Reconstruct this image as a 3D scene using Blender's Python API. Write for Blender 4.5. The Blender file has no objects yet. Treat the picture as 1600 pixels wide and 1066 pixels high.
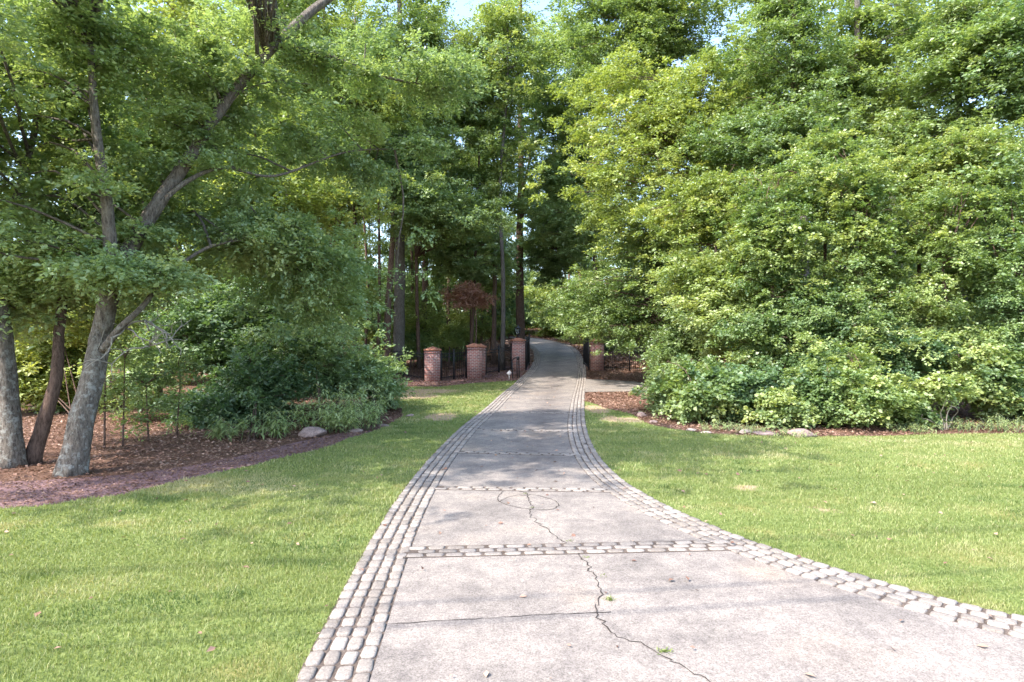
import bpy, math, numpy as np
from mathutils import Vector, Matrix
from mathutils.geometry import delaunay_2d_cdt

# ------------------------------------------------------------------ camera, sky, sun, exposure
scene = bpy.context.scene
COL = scene.collection
CAMZ = 2.2
FPX = 950.0                      # focal length in pixels of a 1600 px wide frame
cam_d = bpy.data.cameras.new("camera")
cam = bpy.data.objects.new("camera", cam_d)
COL.objects.link(cam)
cam.location = (0, 0, CAMZ)
cam.rotation_euler = (math.radians(90), 0, 0)
cam_d.sensor_width = 36
cam_d.lens = 36 * FPX / 1600
cam_d.clip_start = 0.05
cam_d.clip_end = 1500
scene.camera = cam

SUN = np.array([-0.58, -0.42, 0.78]); SUN /= np.linalg.norm(SUN)
world = bpy.data.worlds.new("World")
scene.world = world
world.use_nodes = True
wn = world.node_tree
bg = wn.nodes["Background"]
sky = wn.nodes.new("ShaderNodeTexSky")
sky.sky_type = 'NISHITA'
sky.sun_disc = False
sky.sun_elevation = math.asin(SUN[2])
sky.sun_rotation = math.atan2(SUN[0], SUN[1])
sky.air_density = 1.0
sky.dust_density = 1.6
sky.ozone_density = 1.0
wn.links.new(sky.outputs[0], bg.inputs[0])
bg.inputs[1].default_value = 0.15

sd = bpy.data.lights.new("sun", 'SUN')
sd.energy = 2.1
sd.angle = math.radians(0.55)
sd.color = (1.0, 0.95, 0.87)
so = bpy.data.objects.new("sun", sd)
COL.objects.link(so)
so.rotation_euler = Vector(SUN).to_track_quat('Z', 'Y').to_euler()
so.location = (-20, -10, 40)

scene.view_settings.view_transform = 'Standard'
scene.view_settings.look = 'None'
scene.view_settings.exposure = 2.3
scene.view_settings.gamma = 1
scene.view_settings.use_curve_mapping = False
scene.cycles.max_bounces = 9
scene.cycles.diffuse_bounces = 6
scene.cycles.glossy_bounces = 2
scene.cycles.transmission_bounces = 6
scene.cycles.transparent_max_bounces = 4
scene.cycles.use_denoising = True
scene.cycles.caustics_reflective = False
scene.cycles.caustics_refractive = False

RNG = np.random.default_rng(7)

# ------------------------------------------------------------------ terrain and measuring helpers
_ky = np.array([-80, 30.5, 34.6, 44, 60, 75, 85, 110, 160, 260], float)
_kz = np.array([0, 0, 0.34, 0.95, 1.76, 2.6, 4.3, 7.2, 9.5, 13], float)
_gy = np.arange(-80, 260, 0.5)
_gz = np.interp(_gy, _ky, _kz)
_k = np.hanning(9); _k /= _k.sum()
_gz = np.convolve(np.pad(_gz, 4, mode='edge'), _k, mode='valid')
def T(y):
    return np.interp(y, _gy, _gz)
def G(px, py):
    """point on the ground seen at this spot of the 1600 x 1066 photograph"""
    ys = np.arange(1.5, 200, 0.02)
    z = CAMZ - (py - 533.0) / FPX * ys
    hit = np.nonzero(z <= T(ys))[0]
    y = ys[hit[0]] if len(hit) else 199.0
    return np.array([(px - 800) / FPX * y, y, float(T(y))])
def W(px, py, d):
    return np.array([(px - 800) / FPX * d, d, CAMZ - (py - 533.0) / FPX * d])
def gz(x, y, dz=0.0):
    return np.array([x, y, float(T(y)) + dz])

# ------------------------------------------------------------------ object helpers
def tag(o, label=None, cat=None, group=None, kind=None):
    if label: o["label"] = label
    if cat: o["category"] = cat
    if group: o["group"] = group
    if kind: o["kind"] = kind
    return o
def empty(name, loc, label, cat, group=None, rz=0.0):
    o = bpy.data.objects.new(name, None)
    o.empty_display_size = 0.2
    o.location = [float(v) for v in loc]
    o.rotation_euler = (0, 0, rz)
    COL.objects.link(o)
    return tag(o, label, cat, group)
def mesh_np(name, V, faces, mats, attrs=None, smooth=False, mi=None):
    """faces: list of int arrays (n,k)"""
    me = bpy.data.meshes.new(name)
    V = np.asarray(V, np.float32)
    me.vertices.add(len(V)); me.vertices.foreach_set("co", V.ravel())
    faces = [np.asarray(f, np.int32) for f in faces if len(f)]
    nl = sum(f.size for f in faces); nf = sum(len(f) for f in faces)
    me.loops.add(nl); me.polygons.add(nf)
    me.loops.foreach_set("vertex_index", np.concatenate([f.ravel() for f in faces]))
    tot = np.concatenate([np.full(len(f), f.shape[1], np.int32) for f in faces])
    st = np.concatenate([[0], np.cumsum(tot)[:-1]]).astype(np.int32)
    me.polygons.foreach_set("loop_start", st)
    if mi is not None: me.polygons.foreach_set("material_index", np.asarray(mi, np.int32))
    if smooth: me.polygons.foreach_set("use_smooth", np.ones(nf, bool))
    me.update(calc_edges=True)
    for k, v in (attrs or {}).items():
        a = me.attributes.new(k, 'FLOAT', 'POINT')
        a.data.foreach_set("value", np.asarray(v, np.float32))
    for m in (mats if isinstance(mats, (list, tuple)) else [mats]):
        me.materials.append(m)
    return me
def link(name, me, parent=None, loc=None):
    o = bpy.data.objects.new(name, me)
    COL.objects.link(o)
    if loc is not None: o.location = [float(v) for v in loc]
    if parent is not None: o.parent = parent
    return o
class MB:
    """collects simple shapes into one mesh"""
    def __init__(s): s.v = []; s.f = {}; s.n = 0
    def add(s, V, F):
        V = np.asarray(V, float)
        for f in F: s.f.setdefault(len(f), []).append([i + s.n for i in f])
        s.v.append(V); s.n += len(V)
    def box(s, c, h, rz=0.0, taper=1.0):
        c = np.asarray(c, float); hx, hy, hz = h
        P = []
        for z, k in ((-hz, 1), (hz, taper)):
            for x, y in ((-1, -1), (1, -1), (1, 1), (-1, 1)):
                X, Y = x * hx * k, y * hy * k
                P.append((c[0] + X * math.cos(rz) - Y * math.sin(rz), c[1] + X * math.sin(rz) + Y * math.cos(rz), c[2] + z))
        s.add(P, [(3, 2, 1, 0), (4, 5, 6, 7), (0, 1, 5, 4), (1, 2, 6, 5), (2, 3, 7, 6), (3, 0, 4, 7)])
    def tube(s, pts, rad, n=6, cap=True):
        V, F = tube(pts, rad, n, cap)
        s.add(V, F)
    def build(s, name, mat, parent=None, smooth=False, loc=None):
        me = mesh_np(name, np.concatenate(s.v), [np.array(f) for f in s.f.values()], mat, smooth=smooth)
        return link(name, me, parent, loc)
def tube(pts, rad, n=8, cap=True, rough=0.0, rng=None):
    pts = np.asarray(pts, float); m = len(pts)
    rad = np.broadcast_to(np.asarray(rad, float), (m,))
    t = np.gradient(pts, axis=0); t /= np.linalg.norm(t, axis=1)[:, None] + 1e-9
    ref = np.array([0, 0, 1.0]) if abs(t[0][2]) < 0.8 else np.array([1.0, 0, 0])
    V = []
    u = np.cross(t[0], ref); u /= np.linalg.norm(u)
    for i in range(m):
        u = u - t[i] * np.dot(u, t[i]); u /= np.linalg.norm(u) + 1e-9
        w = np.cross(t[i], u)
        a = np.arange(n) / n * 2 * np.pi
        r = np.full(n, rad[i])
        if rough and rng is not None: r = r * (1 + rng.normal(0, rough, n))
        V.append(pts[i] + np.cos(a)[:, None] * r[:, None] * u + np.sin(a)[:, None] * r[:, None] * w)
    V = np.concatenate(V)
    F = [(i * n + j, i * n + (j + 1) % n, (i + 1) * n + (j + 1) % n, (i + 1) * n + j) for i in range(m - 1) for j in range(n)]
    if cap:
        F.append(tuple(range(n - 1, -1, -1))); F.append(tuple((m - 1) * n + j for j in range(n)))
    return V, F
def smooth_line(P, per=6):
    P = np.asarray(P, float)
    if len(P) < 3: 
        t = np.linspace(0, 1, per + 1)[:, None]; return P[0] * (1 - t) + P[-1] * t
    Q = np.vstack([2 * P[0] - P[1], P, 2 * P[-1] - P[-2]])
    out = []
    for i in range(1, len(Q) - 2):
        for k in range(per):
            t = k / per; p0, p1, p2, p3 = Q[i - 1:i + 3]
            out.append(0.5 * (2 * p1 + (p2 - p0) * t + (2 * p0 - 5 * p1 + 4 * p2 - p3) * t * t + (3 * p1 - p0 - 3 * p2 + p3) * t ** 3))
    out.append(P[-1])
    return np.array(out)

# ------------------------------------------------------------------ materials
def mat(name):
    m = bpy.data.materials.new(name); m.use_nodes = True
    nt = m.node_tree; nt.nodes.clear()
    out = nt.nodes.new("ShaderNodeOutputMaterial")
    return m, nt, out
def N(nt, t, **kw):
    n = nt.nodes.new(t)
    for k, v in kw.items():
        if k.startswith("i_"):
            key = k[2:]; key = int(key) if key.isdigit() else key.replace("_", " ")
            n.inputs[key].default_value = v
        else: setattr(n, k, v)
    return n
def noise(nt, vec, scale, detail=4, rough=0.6):
    n = N(nt, "ShaderNodeTexNoise"); n.inputs["Scale"].default_value = scale
    n.inputs["Detail"].default_value = detail; n.inputs["Roughness"].default_value = rough
    nt.links.new(vec, n.inputs["Vector"]); return n.outputs[0]
def ramp(nt, fac, stops):
    r = N(nt, "ShaderNodeValToRGB"); cr = r.color_ramp
    while len(cr.elements) < len(stops): cr.elements.new(0.5)
    for e, (p, c) in zip(cr.elements, stops):
        e.position = p; e.color = (*c, 1) if len(c) == 3 else c
    nt.links.new(fac, r.inputs[0]); return r.outputs[0]
def mix(nt, fac, a, b, mode='MIX'):
    m = N(nt, "ShaderNodeMix", data_type='RGBA', blend_type=mode)
    for s, v in ((0, fac), (6, a), (7, b)):
        if hasattr(v, "links"): nt.links.new(v, m.inputs[s])
        else: m.inputs[s].default_value = v if s == 0 else (*v, 1)
    return m.outputs[2]
def math_n(nt, op, a, b=None):
    m = N(nt, "ShaderNodeMath", operation=op)
    for s, v in ((0, a), (1, b)):
        if v is None: continue
        if hasattr(v, "links"): nt.links.new(v, m.inputs[s])
        else: m.inputs[s].default_value = v
    return m.outputs[0]
def pos(nt, obj=False):
    return N(nt, "ShaderNodeTexCoord").outputs["Object"] if obj else N(nt, "ShaderNodeNewGeometry").outputs["Position"]
def finish(nt, out, color, rough=0.9, bump=None, bstr=0.3, bdist=0.01, spec=0.3, metal=0.0):
    p = N(nt, "ShaderNodeBsdfPrincipled")
    if hasattr(color, "links"): nt.links.new(color, p.inputs["Base Color"])
    else: p.inputs["Base Color"].default_value = (*color, 1)
    if hasattr(rough, "links"): nt.links.new(rough, p.inputs["Roughness"])
    else: p.inputs["Roughness"].default_value = rough
    p.inputs["Specular IOR Level"].default_value = spec
    p.inputs["Metallic"].default_value = metal
    if bump is not None:
        b = N(nt, "ShaderNodeBump"); b.inputs["Strength"].default_value = bstr; b.inputs["Distance"].default_value = bdist
        nt.links.new(bump, b.inputs["Height"]); nt.links.new(b.outputs[0], p.inputs["Normal"])
    nt.links.new(p.outputs[0], out.inputs[0])

def leaf_mat(name, c0, c1, c2, trans=0.46, gloss=0.07, groug=0.55, inst=0.0):
    """c0 dark leaf, c1 usual leaf, c2 pale or yellow leaf; every leaf carries its own tint"""
    m, nt, out = mat(name)
    at = N(nt, "ShaderNodeAttribute", attribute_name="tint").outputs["Fac"]
    if inst:
        oi = N(nt, "ShaderNodeObjectInfo").outputs["Random"]
        at = math_n(nt, 'ADD', at, math_n(nt, 'MULTIPLY', math_n(nt, 'SUBTRACT', oi, 0.5), inst))
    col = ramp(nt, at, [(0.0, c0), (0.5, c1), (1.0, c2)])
    d = N(nt, "ShaderNodeBsdfDiffuse"); nt.links.new(col, d.inputs[0])
    tr = N(nt, "ShaderNodeBsdfTranslucent")
    tc = mix(nt, 1.0, col, (1.25, 1.20, 0.58), 'MULTIPLY'); nt.links.new(tc, tr.inputs[0])
    mx = N(nt, "ShaderNodeMixShader"); mx.inputs[0].default_value = trans
    nt.links.new(d.outputs[0], mx.inputs[1]); nt.links.new(tr.outputs[0], mx.inputs[2])
    g = N(nt, "ShaderNodeBsdfAnisotropic"); g.inputs["Roughness"].default_value = groug
    g.inputs["Color"].default_value = (1, 1, 1, 1)
    m2 = N(nt, "ShaderNodeMixShader"); m2.inputs[0].default_value = gloss
    nt.links.new(mx.outputs[0], m2.inputs[1]); nt.links.new(g.outputs[0], m2.inputs[2])
    nt.links.new(m2.outputs[0], out.inputs[0])
    return m
M = {}
M['leaf_oak'] = leaf_mat("oak leaves", (0.150, 0.240, 0.110), (0.285, 0.395, 0.175), (0.420, 0.495, 0.200), gloss=0.06)
M['leaf_lime'] = leaf_mat("bright leaves", (0.150, 0.220, 0.055), (0.290, 0.365, 0.095), (0.430, 0.465, 0.140), gloss=0.05)
M['leaf_mid'] = leaf_mat("broad leaves", (0.115, 0.195, 0.065), (0.245, 0.335, 0.110), (0.395, 0.450, 0.150), gloss=0.06, inst=0.5)
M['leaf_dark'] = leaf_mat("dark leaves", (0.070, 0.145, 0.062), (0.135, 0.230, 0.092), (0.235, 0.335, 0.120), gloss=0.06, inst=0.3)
M['leaf_vine'] = leaf_mat("vine leaves", (0.080, 0.155, 0.050), (0.205, 0.300, 0.095), (0.360, 0.425, 0.140), gloss=0.06)
M['leaf_brown'] = leaf_mat("dead leaves", (0.30, 0.16, 0.13), (0.50, 0.29, 0.24), (0.62, 0.40, 0.33), trans=0.4, gloss=0.03)
M['leaf_frond'] = leaf_mat("frond leaves", (0.16, 0.24, 0.09), (0.30, 0.40, 0.15), (0.46, 0.54, 0.24), gloss=0.08)
M['grass'] = leaf_mat("grass blades", (0.100, 0.155, 0.036), (0.235, 0.278, 0.084), (0.410, 0.375, 0.200), trans=0.35, gloss=0.03, groug=0.6)
M['litter'] = leaf_mat("fallen leaves", (0.085, 0.046, 0.036), (0.230, 0.125, 0.090), (0.40, 0.27, 0.20), trans=0.1, gloss=0.03)

def bark(name, a, b, lichen=None, lz=None, scale=9):
    m, nt, out = mat(name)
    p = pos(nt)
    mp = N(nt, "ShaderNodeMapping"); mp.inputs["Scale"].default_value = (1, 1, 0.22)
    nt.links.new(p, mp.inputs[0])
    n1 = noise(nt, mp.outputs[0], scale * 3.2, 8, 0.8)
    n2 = noise(nt, p, 3.0, 3)
    col = ramp(nt, n1, [(0.38, a), (0.60, b)])
    if lichen:
        n3 = noise(nt, p, 9.0, 6, 0.75)
        mk = ramp(nt, n3, [(0.50, (0, 0, 0)), (0.60, (0.85, 0.85, 0.85))])
        zz = N(nt, 'ShaderNodeSeparateXYZ'); nt.links.new(p, zz.inputs[0]); mk = math_n(nt, 'MULTIPLY', mk, ramp(nt, math_n(nt, 'MULTIPLY', zz.outputs[2], .2), [(.30, (1, 1, 1)), (.62, (.25, .25, .25))])); col = mix(nt, mk, col, lichen)
    col = mix(nt, 0.35, col, mix(nt, n2, (0.4, 0.38, 0.36), (1.4, 1.35, 1.3)), 'MULTIPLY')
    finish(nt, out, col, 0.95, n1, 1.0, 0.06, spec=0.12)
    return m
M['bark_oak'] = bark("oak bark", (0.065, 0.053, 0.046), (0.260, 0.225, 0.190), (0.36, 0.36, 0.33))
M['bark_brown'] = bark("brown bark", (0.07, 0.045, 0.035), (0.22, 0.15, 0.12))
M['bark_grey'] = bark("grey bark", (0.09, 0.08, 0.07), (0.24, 0.22, 0.20))
M['bark_pale'] = bark("pale bark", (0.07, 0.062, 0.056), (0.17, 0.155, 0.145))
M['twig_pale'] = bark("pale dead wood", (0.28, 0.25, 0.21), (0.48, 0.44, 0.38))

def concrete():
    m, nt, out = mat("driveway concrete")
    p = pos(nt)
    fine = noise(nt, p, 75, 5, 0.85); mid = noise(nt, p, 26, 5, 0.7); big = noise(nt, p, 1.1, 5, 0.62); bl = noise(nt, p, 5.5, 5, 0.7)
    base = ramp(nt, big, [(0.36, (0.206, 0.185, 0.169)), (0.52, (0.271, 0.242, 0.218)), (0.66, (0.312, 0.278, 0.246))])
    col = mix(nt, 0.8, base, ramp(nt, bl, [(0.34, (0.74, 0.73, 0.75)), (0.60, (1.05, 1.04, 1.03))]), 'MULTIPLY')
    col = mix(nt, 0.75, col, ramp(nt, mid, [(0.34, (0.72, 0.70, 0.70)), (0.62, (1.10, 1.09, 1.08))]), 'MULTIPLY')
    col = mix(nt, 0.8, col, ramp(nt, fine, [(0.40, (0.42, 0.40, 0.39)), (0.50, (0.95, 0.94, 0.93)), (0.62, (1.32, 1.31, 1.30))]), 'MULTIPLY')
    # tan blotches and the grimy wheel track down the middle
    sep = N(nt, "ShaderNodeSeparateXYZ"); nt.links.new(p, sep.inputs[0])
    tan_n = noise(nt, p, 0.55, 2)
    col = mix(nt, ramp(nt, tan_n, [(0.56, (0, 0, 0)), (0.70, (0.5, 0.5, 0.5))]), col, mix(nt, 1.0, col, (1.06, 0.95, 0.82), 'MULTIPLY'))
    trk = math_n(nt, 'ABSOLUTE', math_n(nt, 'SUBTRACT', sep.outputs[0], math_n(nt, 'ADD', math_n(nt, 'MULTIPLY', sep.outputs[1], 0.085), -0.55)))
    tm = math_n(nt, 'MULTIPLY', ramp(nt, trk, [(0.05, (1, 1, 1)), (0.75, (0, 0, 0))]), ramp(nt, math_n(nt, 'MULTIPLY', sep.outputs[1], 0.05), [(0.40, (0, 0, 0)), (0.58, (1, 1, 1))]))
    tm = math_n(nt, 'MULTIPLY', tm, noise(nt, p, 1.7, 3))
    col = mix(nt, math_n(nt, 'MULTIPLY', tm, 1.3), col, mix(nt, 1.0, col, (0.62, 0.60, 0.62), 'MULTIPLY'))
    finish(nt, out, col, 0.92, math_n(nt, 'ADD', fine, mid), 0.35, 0.004, spec=0.25)
    return m
M['concrete'] = concrete()
def stone_mat():
    m, nt, out = mat("cobble stones")
    p = pos(nt)
    at = N(nt, "ShaderNodeAttribute", attribute_name="tint").outputs["Fac"]
    col = ramp(nt, at, [(0, (0.215, 0.188, 0.167)), (0.5, (0.275, 0.243, 0.217)), (1, (0.335, 0.298, 0.268))])
    f = noise(nt, p, 60, 6, 0.85)
    col = mix(nt, 0.9, col, ramp(nt, f, [(0.36, (0.50, 0.47, 0.45)), (0.58, (1.10, 1.09, 1.08))]), 'MULTIPLY')
    finish(nt, out, col, 0.93, f, 0.6, 0.006, spec=0.2)
    return m
M['stone'] = stone_mat()
def simple(name, a, b, scale, rough=0.95, bstr=0.5, bd=0.02, c=None, s2=None, spec=0.2, metal=0.0):
    m, nt, out = mat(name); p = pos(nt)
    n = noise(nt, p, scale, 6, 0.7)
    stops = [(0.32, a), (0.66, b)] if c is None else [(0.30, a), (0.52, b), (0.70, c)]
    col = ramp(nt, n, stops)
    if s2:
        n2 = noise(nt, p, s2, 4, 0.6)
        col = mix(nt, 0.7, col, ramp(nt, n2, [(0.36, (0.6, 0.58, 0.56)), (0.62, (1.15, 1.12, 1.1))]), 'MULTIPLY')
    finish(nt, out, col, rough, n, bstr, bd, spec=spec, metal=metal)
    return m
M['mortar'] = simple("mortar bed", (0.070, 0.055, 0.046), (0.165, 0.130, 0.110), 60, s2=3)
M['mulch'] = simple("red mulch", (0.09, 0.052, 0.056), (0.23, 0.140, 0.145), 55, c=(0.35, 0.25, 0.25), s2=2.2, bstr=0.9)
M['floor'] = simple("leaf litter ground", (0.060, 0.038, 0.028), (0.17, 0.095, 0.065), 30, c=(0.29, 0.18, 0.125), s2=1.3, bstr=0.9, bd=0.04)
M['verge'] = simple("verge turf", (0.14, 0.17, 0.04), (0.26, 0.27, 0.08), 18, c=(0.40, 0.34, 0.15), s2=1.0)
M['rock_brown'] = simple("brown boulder", (0.20, 0.145, 0.13), (0.34, 0.26, 0.24), 9, s2=40, bstr=0.7)
M['rock_pale'] = simple("pale stone", (0.34, 0.27, 0.23), (0.55, 0.46, 0.40), 9, s2=40, bstr=0.7)
M['iron'] = simple("black iron", (0.010, 0.010, 0.012), (0.022, 0.022, 0.026), 30, rough=0.45, bstr=0.05, spec=0.5)
M['sign'] = simple("white painted metal", (0.70, 0.62, 0.58), (0.82, 0.76, 0.73), 20, rough=0.6, bstr=0.05)
M['crack'] = simple("dark crack", (0.030, 0.025, 0.022), (0.07, 0.055, 0.05), 60)
def lawn_mat():
    m, nt, out = mat("lawn soil and thatch"); p = pos(nt)
    n = noise(nt, p, 30, 6, 0.75); b = noise(nt, p, 0.9, 4, 0.6)
    col = ramp(nt, n, [(0.30, (0.070, 0.100, 0.030)), (0.50, (0.150, 0.190, 0.055)), (0.70, (0.25, 0.27, 0.10))])
    col = mix(nt, ramp(nt, b, [(0.55, (0, 0, 0)), (0.72, (0.8, 0.8, 0.8))]), col, (0.30, 0.25, 0.10))
    vc = N(nt, "ShaderNodeAttribute", attribute_name="bare").outputs["Fac"]
    pn = noise(nt, p, 7.0, 6, 0.75); vc = ramp(nt, math_n(nt, "ADD", math_n(nt, "MULTIPLY", vc, .55), math_n(nt, "SUBTRACT", pn, .42)), [(.28, (0, 0, 0)), (.46, (1, 1, 1))])
    col = mix(nt, vc, col, mix(nt, n, (0.27, 0.185, 0.11), (0.44, 0.335, 0.22)))
    finish(nt, out, col, 0.95, n, 0.8, 0.02, spec=0.1)
    return m
M['lawn'] = lawn_mat()
def brick_mat():
    m, nt, out = mat("red brick"); 
    tc = N(nt, "ShaderNodeTexCoord"); geo = N(nt, "ShaderNodeNewGeometry")
    sp = N(nt, "ShaderNodeSeparateXYZ"); nt.links.new(tc.outputs["Object"], sp.inputs[0])
    nn = N(nt, "ShaderNodeTexCoord").outputs["Normal"]
    sn = N(nt, "ShaderNodeSeparateXYZ"); nt.links.new(nn, sn.inputs[0])
    isx = math_n(nt, 'GREATER_THAN', math_n(nt, 'ABSOLUTE', sn.outputs[0]), 0.6)
    u = mix(nt, isx, sp.outputs[0], sp.outputs[1])
    cb = N(nt, "ShaderNodeCombineXYZ"); nt.links.new(u, cb.inputs[0]); nt.links.new(sp.outputs[2], cb.inputs[1])
    br = N(nt, "ShaderNodeTexBrick")
    nt.links.new(cb.outputs[0], br.inputs["Vector"])
    br.inputs["Scale"].default_value = 1.0
    br.inputs["Brick Width"].default_value = 0.215; br.inputs["Row Height"].default_value = 0.085
    br.inputs["Mortar Size"].default_value = 0.010; br.inputs["Mortar Smooth"].default_value = 0.1
    br.inputs["Bias"].default_value = -0.1
    br.inputs["Color1"].default_value = (0.36, 0.14, 0.11, 1); br.inputs["Color2"].default_value = (0.47, 0.23, 0.185, 1)
    br.inputs["Mortar"].default_value = (0.50, 0.42, 0.40, 1)
    # scattered dark headers
    vr = N(nt, "ShaderNodeTexBrick")
    nt.links.new(cb.outputs[0], vr.inputs["Vector"]); vr.inputs["Scale"].default_value = 1.0
    vr.inputs["Brick Width"].default_value = 0.215; vr.inputs["Row Height"].default_value = 0.085
    vr.inputs["Mortar Size"].default_value = 0.010; vr.inputs["Bias"].default_value = -0.2
    vr.inputs["Color1"].default_value = (0.95, 0.95, 0.95, 1); vr.inputs["Color2"].default_value = (0.16, 0.20, 0.30, 1); vr.inputs["Mortar"].default_value = (1, 1, 1, 1)
    col = mix(nt, 0.85, br.outputs[0], vr.outputs[0], 'MULTIPLY')
    n = noise(nt, tc.outputs["Object"], 40, 4)
    col = mix(nt, 0.5, col, mix(nt, n, (0.6, 0.6, 0.6), (1.4, 1.4, 1.4)), 'MULTIPLY')
    inv = math_n(nt, 'SUBTRACT', 1.0, br.outputs["Fac"])
    finish(nt, out, col, 0.9, inv, 0.8, 0.01)
    return m
M['brick'] = brick_mat()
M['cap'] = simple("terracotta cap", (0.34, 0.14, 0.095), (0.52, 0.26, 0.18), 14, s2=50)
def glass_mat():
    m, nt, out = mat("lantern glass")
    p = N(nt, "ShaderNodeBsdfPrincipled"); p.inputs["Base Color"].default_value = (0.30, 0.31, 0.32, 1)
    p.inputs["Roughness"].default_value = 0.1; p.inputs["Transmission Weight"].default_value = 0.7; p.inputs["IOR"].default_value = 1.2
    nt.links.new(p.outputs[0], out.inputs[0]); return m
M['glass'] = glass_mat()

# ------------------------------------------------------------------ driveway outline (metres, on the ground)
def line_y(pts, y0=None):
    """pixel polyline -> ground points"""
    return np.array([G(*p)[:2] for p in pts])
L_out = [(463, 1066), (495, 1002), (518, 962), (545, 905), (575, 853), (597, 816), (619, 783), (645, 748), (684, 704), (722, 667), (757, 640), (785, 615), (806, 597), (822, 583), (831, 570), (834, 556), (829, 544), (813, 533), (790, 527.5)]
R_out = [(1600, 974), (1487, 942), (1375, 914), (1300, 892), (1225, 869), (1131, 834), (1060, 802), (1000, 772), (960, 742), (934, 711), (919, 678), (914, 650), (914, 615), (916, 580), (911, 562), (904, 549), (890, 540), (869, 533.5), (837, 528.5), (800, 525.5)]
lo = line_y(L_out); ro = line_y(R_out)
lo = np.vstack([[-3.6, -1.5], [-2.2, 1.6], lo]) if False else np.vstack([[-1.05, -1.5], [-1.27, 1.8], lo])
ro = np.vstack([[12.5, 1.2], [8.2, 2.75], ro])
ys_lo = lo
def arc_resample(P, step):
    P = smooth_line(P, 8)
    s = np.concatenate([[0], np.cumsum(np.linalg.norm(np.diff(P, axis=0), axis=1))])
    k = max(2, int(s[-1] / step)); t = np.linspace(0, s[-1], k)
    return np.stack([np.interp(t, s, P[:, i]) for i in range(P.shape[1])], 1)
def relax(P, n=2):
    P = P.copy()
    for _ in range(n): P[1:-1] = (P[:-2] + 2 * P[1:-1] + P[2:]) / 4
    return P
LO = relax(arc_resample(lo, 0.35), 6); RO = relax(arc_resample(ro, 0.35), 6)
def offset(P, d):
    t = np.gradient(P, axis=0); t /= np.linalg.norm(t, axis=1)[:, None]
    n = np.stack([t[:, 1], -t[:, 0]], 1)      # to the right of travel
    return P + n * d
BW = 0.485
LI = offset(LO, BW); RI = offset(RO, -BW)
def sheet(name, poly, step, dz, m, bare=None, parent=None, kind='structure'):
    poly = np.asarray(poly, float)
    x0, y0 = poly.min(0); x1, y1 = poly.max(0)
    gx, gy = np.meshgrid(np.arange(x0, x1, step), np.arange(y0, y1, step))
    pts = np.stack([gx.ravel(), gy.ravel()], 1); pts += RNG.uniform(-.1, .1, pts.shape) * step
    pts = pts[inside(pts, poly)]
    n = len(poly)
    vs = [Vector(p) for p in np.vstack([poly, pts])]
    r = delaunay_2d_cdt(vs, [], [list(range(n))], 1, 1e-5)
    V = np.array([(v.x, v.y) for v in r[0]])
    tr = [f for f in r[2] if len(f) == 3]
    Z = T(V[:, 1]) + dz
    me = mesh_np(name, np.column_stack([V, Z]), [np.array(tr)], m, attrs={"bare": bare(V) if bare else np.zeros(len(V))}, smooth=True)
    o = link(name, me, parent)
    if kind: tag(o, kind=kind)
    return o
def inside(P, poly):
    x, y = P[:, 0], P[:, 1]; c = np.zeros(len(P), bool)
    j = len(poly) - 1
    for i in range(len(poly)):
        xi, yi = poly[i]; xj, yj = poly[j]
        k = ((yi > y) != (yj > y)) & (x < (xj - xi) * (y - yi) / (yj - yi + 1e-12) + xi)
        c ^= k; j = i
    return c

# ground: one sheet to the horizon
gx = np.concatenate([np.arange(-400, -60, 20), np.arange(-60, 60, 2.0), np.arange(60, 401, 20)])
gy = np.concatenate([np.arange(-80, 24, 4), np.arange(24, 120, 0.5), np.arange(120, 260, 10)])
XX, YY = np.meshgrid(gx, gy); ZZ = T(YY)
nx, ny = len(gx), len(gy)
ii = (np.arange(ny - 1)[:, None] * nx + np.arange(nx - 1)[None]).ravel()
tag(link("ground", mesh_np("ground", np.stack([XX.ravel(), YY.ravel(), ZZ.ravel()], 1),
    [np.stack([ii, ii + 1, ii + nx + 1, ii + nx], 1)], M['floor'], smooth=True)), kind='structure')

# lawn outlines
def vn0(t): return np.sin(t * 2.1) + .6 * np.sin(t * 5.7 + 1) + .5 * np.sin(t * 11.3 + 2)
mul = [(17, 795), (90, 787), (169, 778), (270, 756), (330, 742), (400, 727), (432, 718), (502, 703), (555, 682), (590, 674), (607, 664), (630, 651), (622, 636), (608, 618), (614, 605)]
mulL = np.vstack([[-30, 7.2], [-12, 7.7], line_y(mul)])
mulL = relax(arc_resample(mulL, 0.2), 4); mulL = mulL + np.stack([vn0(mulL[:, 0] * 3.1), vn0(mulL[:, 0] * 5.3 + 2)], 1) * .035
backL = line_y([(640, 605), (690, 605), (730, 600), (760, 598), (800, 596)])
i_end = int(np.argmin(np.abs(LO[:, 1] - 32.4)))
lawnL = np.vstack([[-30, -6], mulL[::1], backL, LO[:i_end][::-1][:-1], [-1.0, -6]])
rl = [(913, 628), (930, 632), (947, 639), (986, 648), (1009, 662), (1035, 669), (1065, 673), (1121, 680), (1200, 682), (1290, 683), (1400, 682), (1600, 678)]
rlw = np.vstack([line_y(rl), [30, 15.2]]); rlw = relax(arc_resample(rlw, 0.3), 2)
j_end = int(np.argmin(np.abs(RO[:, 1] - 22.0)))
lawnR = np.vstack([RO[1:j_end], rlw, [30, 1.0]])
bareL = [(*G(640, 612)[:2], 2.4, 1.5), (*G(630, 620)[:2], 1.6, 1.4), (*G(600, 655)[:2], .3, .3), (*G(690, 652)[:2], .5, 1.0)]
bareR = [(*G(953, 655)[:2], .25, .9), (*G(932, 640)[:2], .45, 1.3), (*G(985, 657)[:2], .4, .6), (*G(1282, 800)[:2], .13, .10), (*G(1377, 842)[:2], .16, .10), (*G(1172, 765)[:2], .25, .2), (*G(1352, 825)[:2], .1, .06)]
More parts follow.
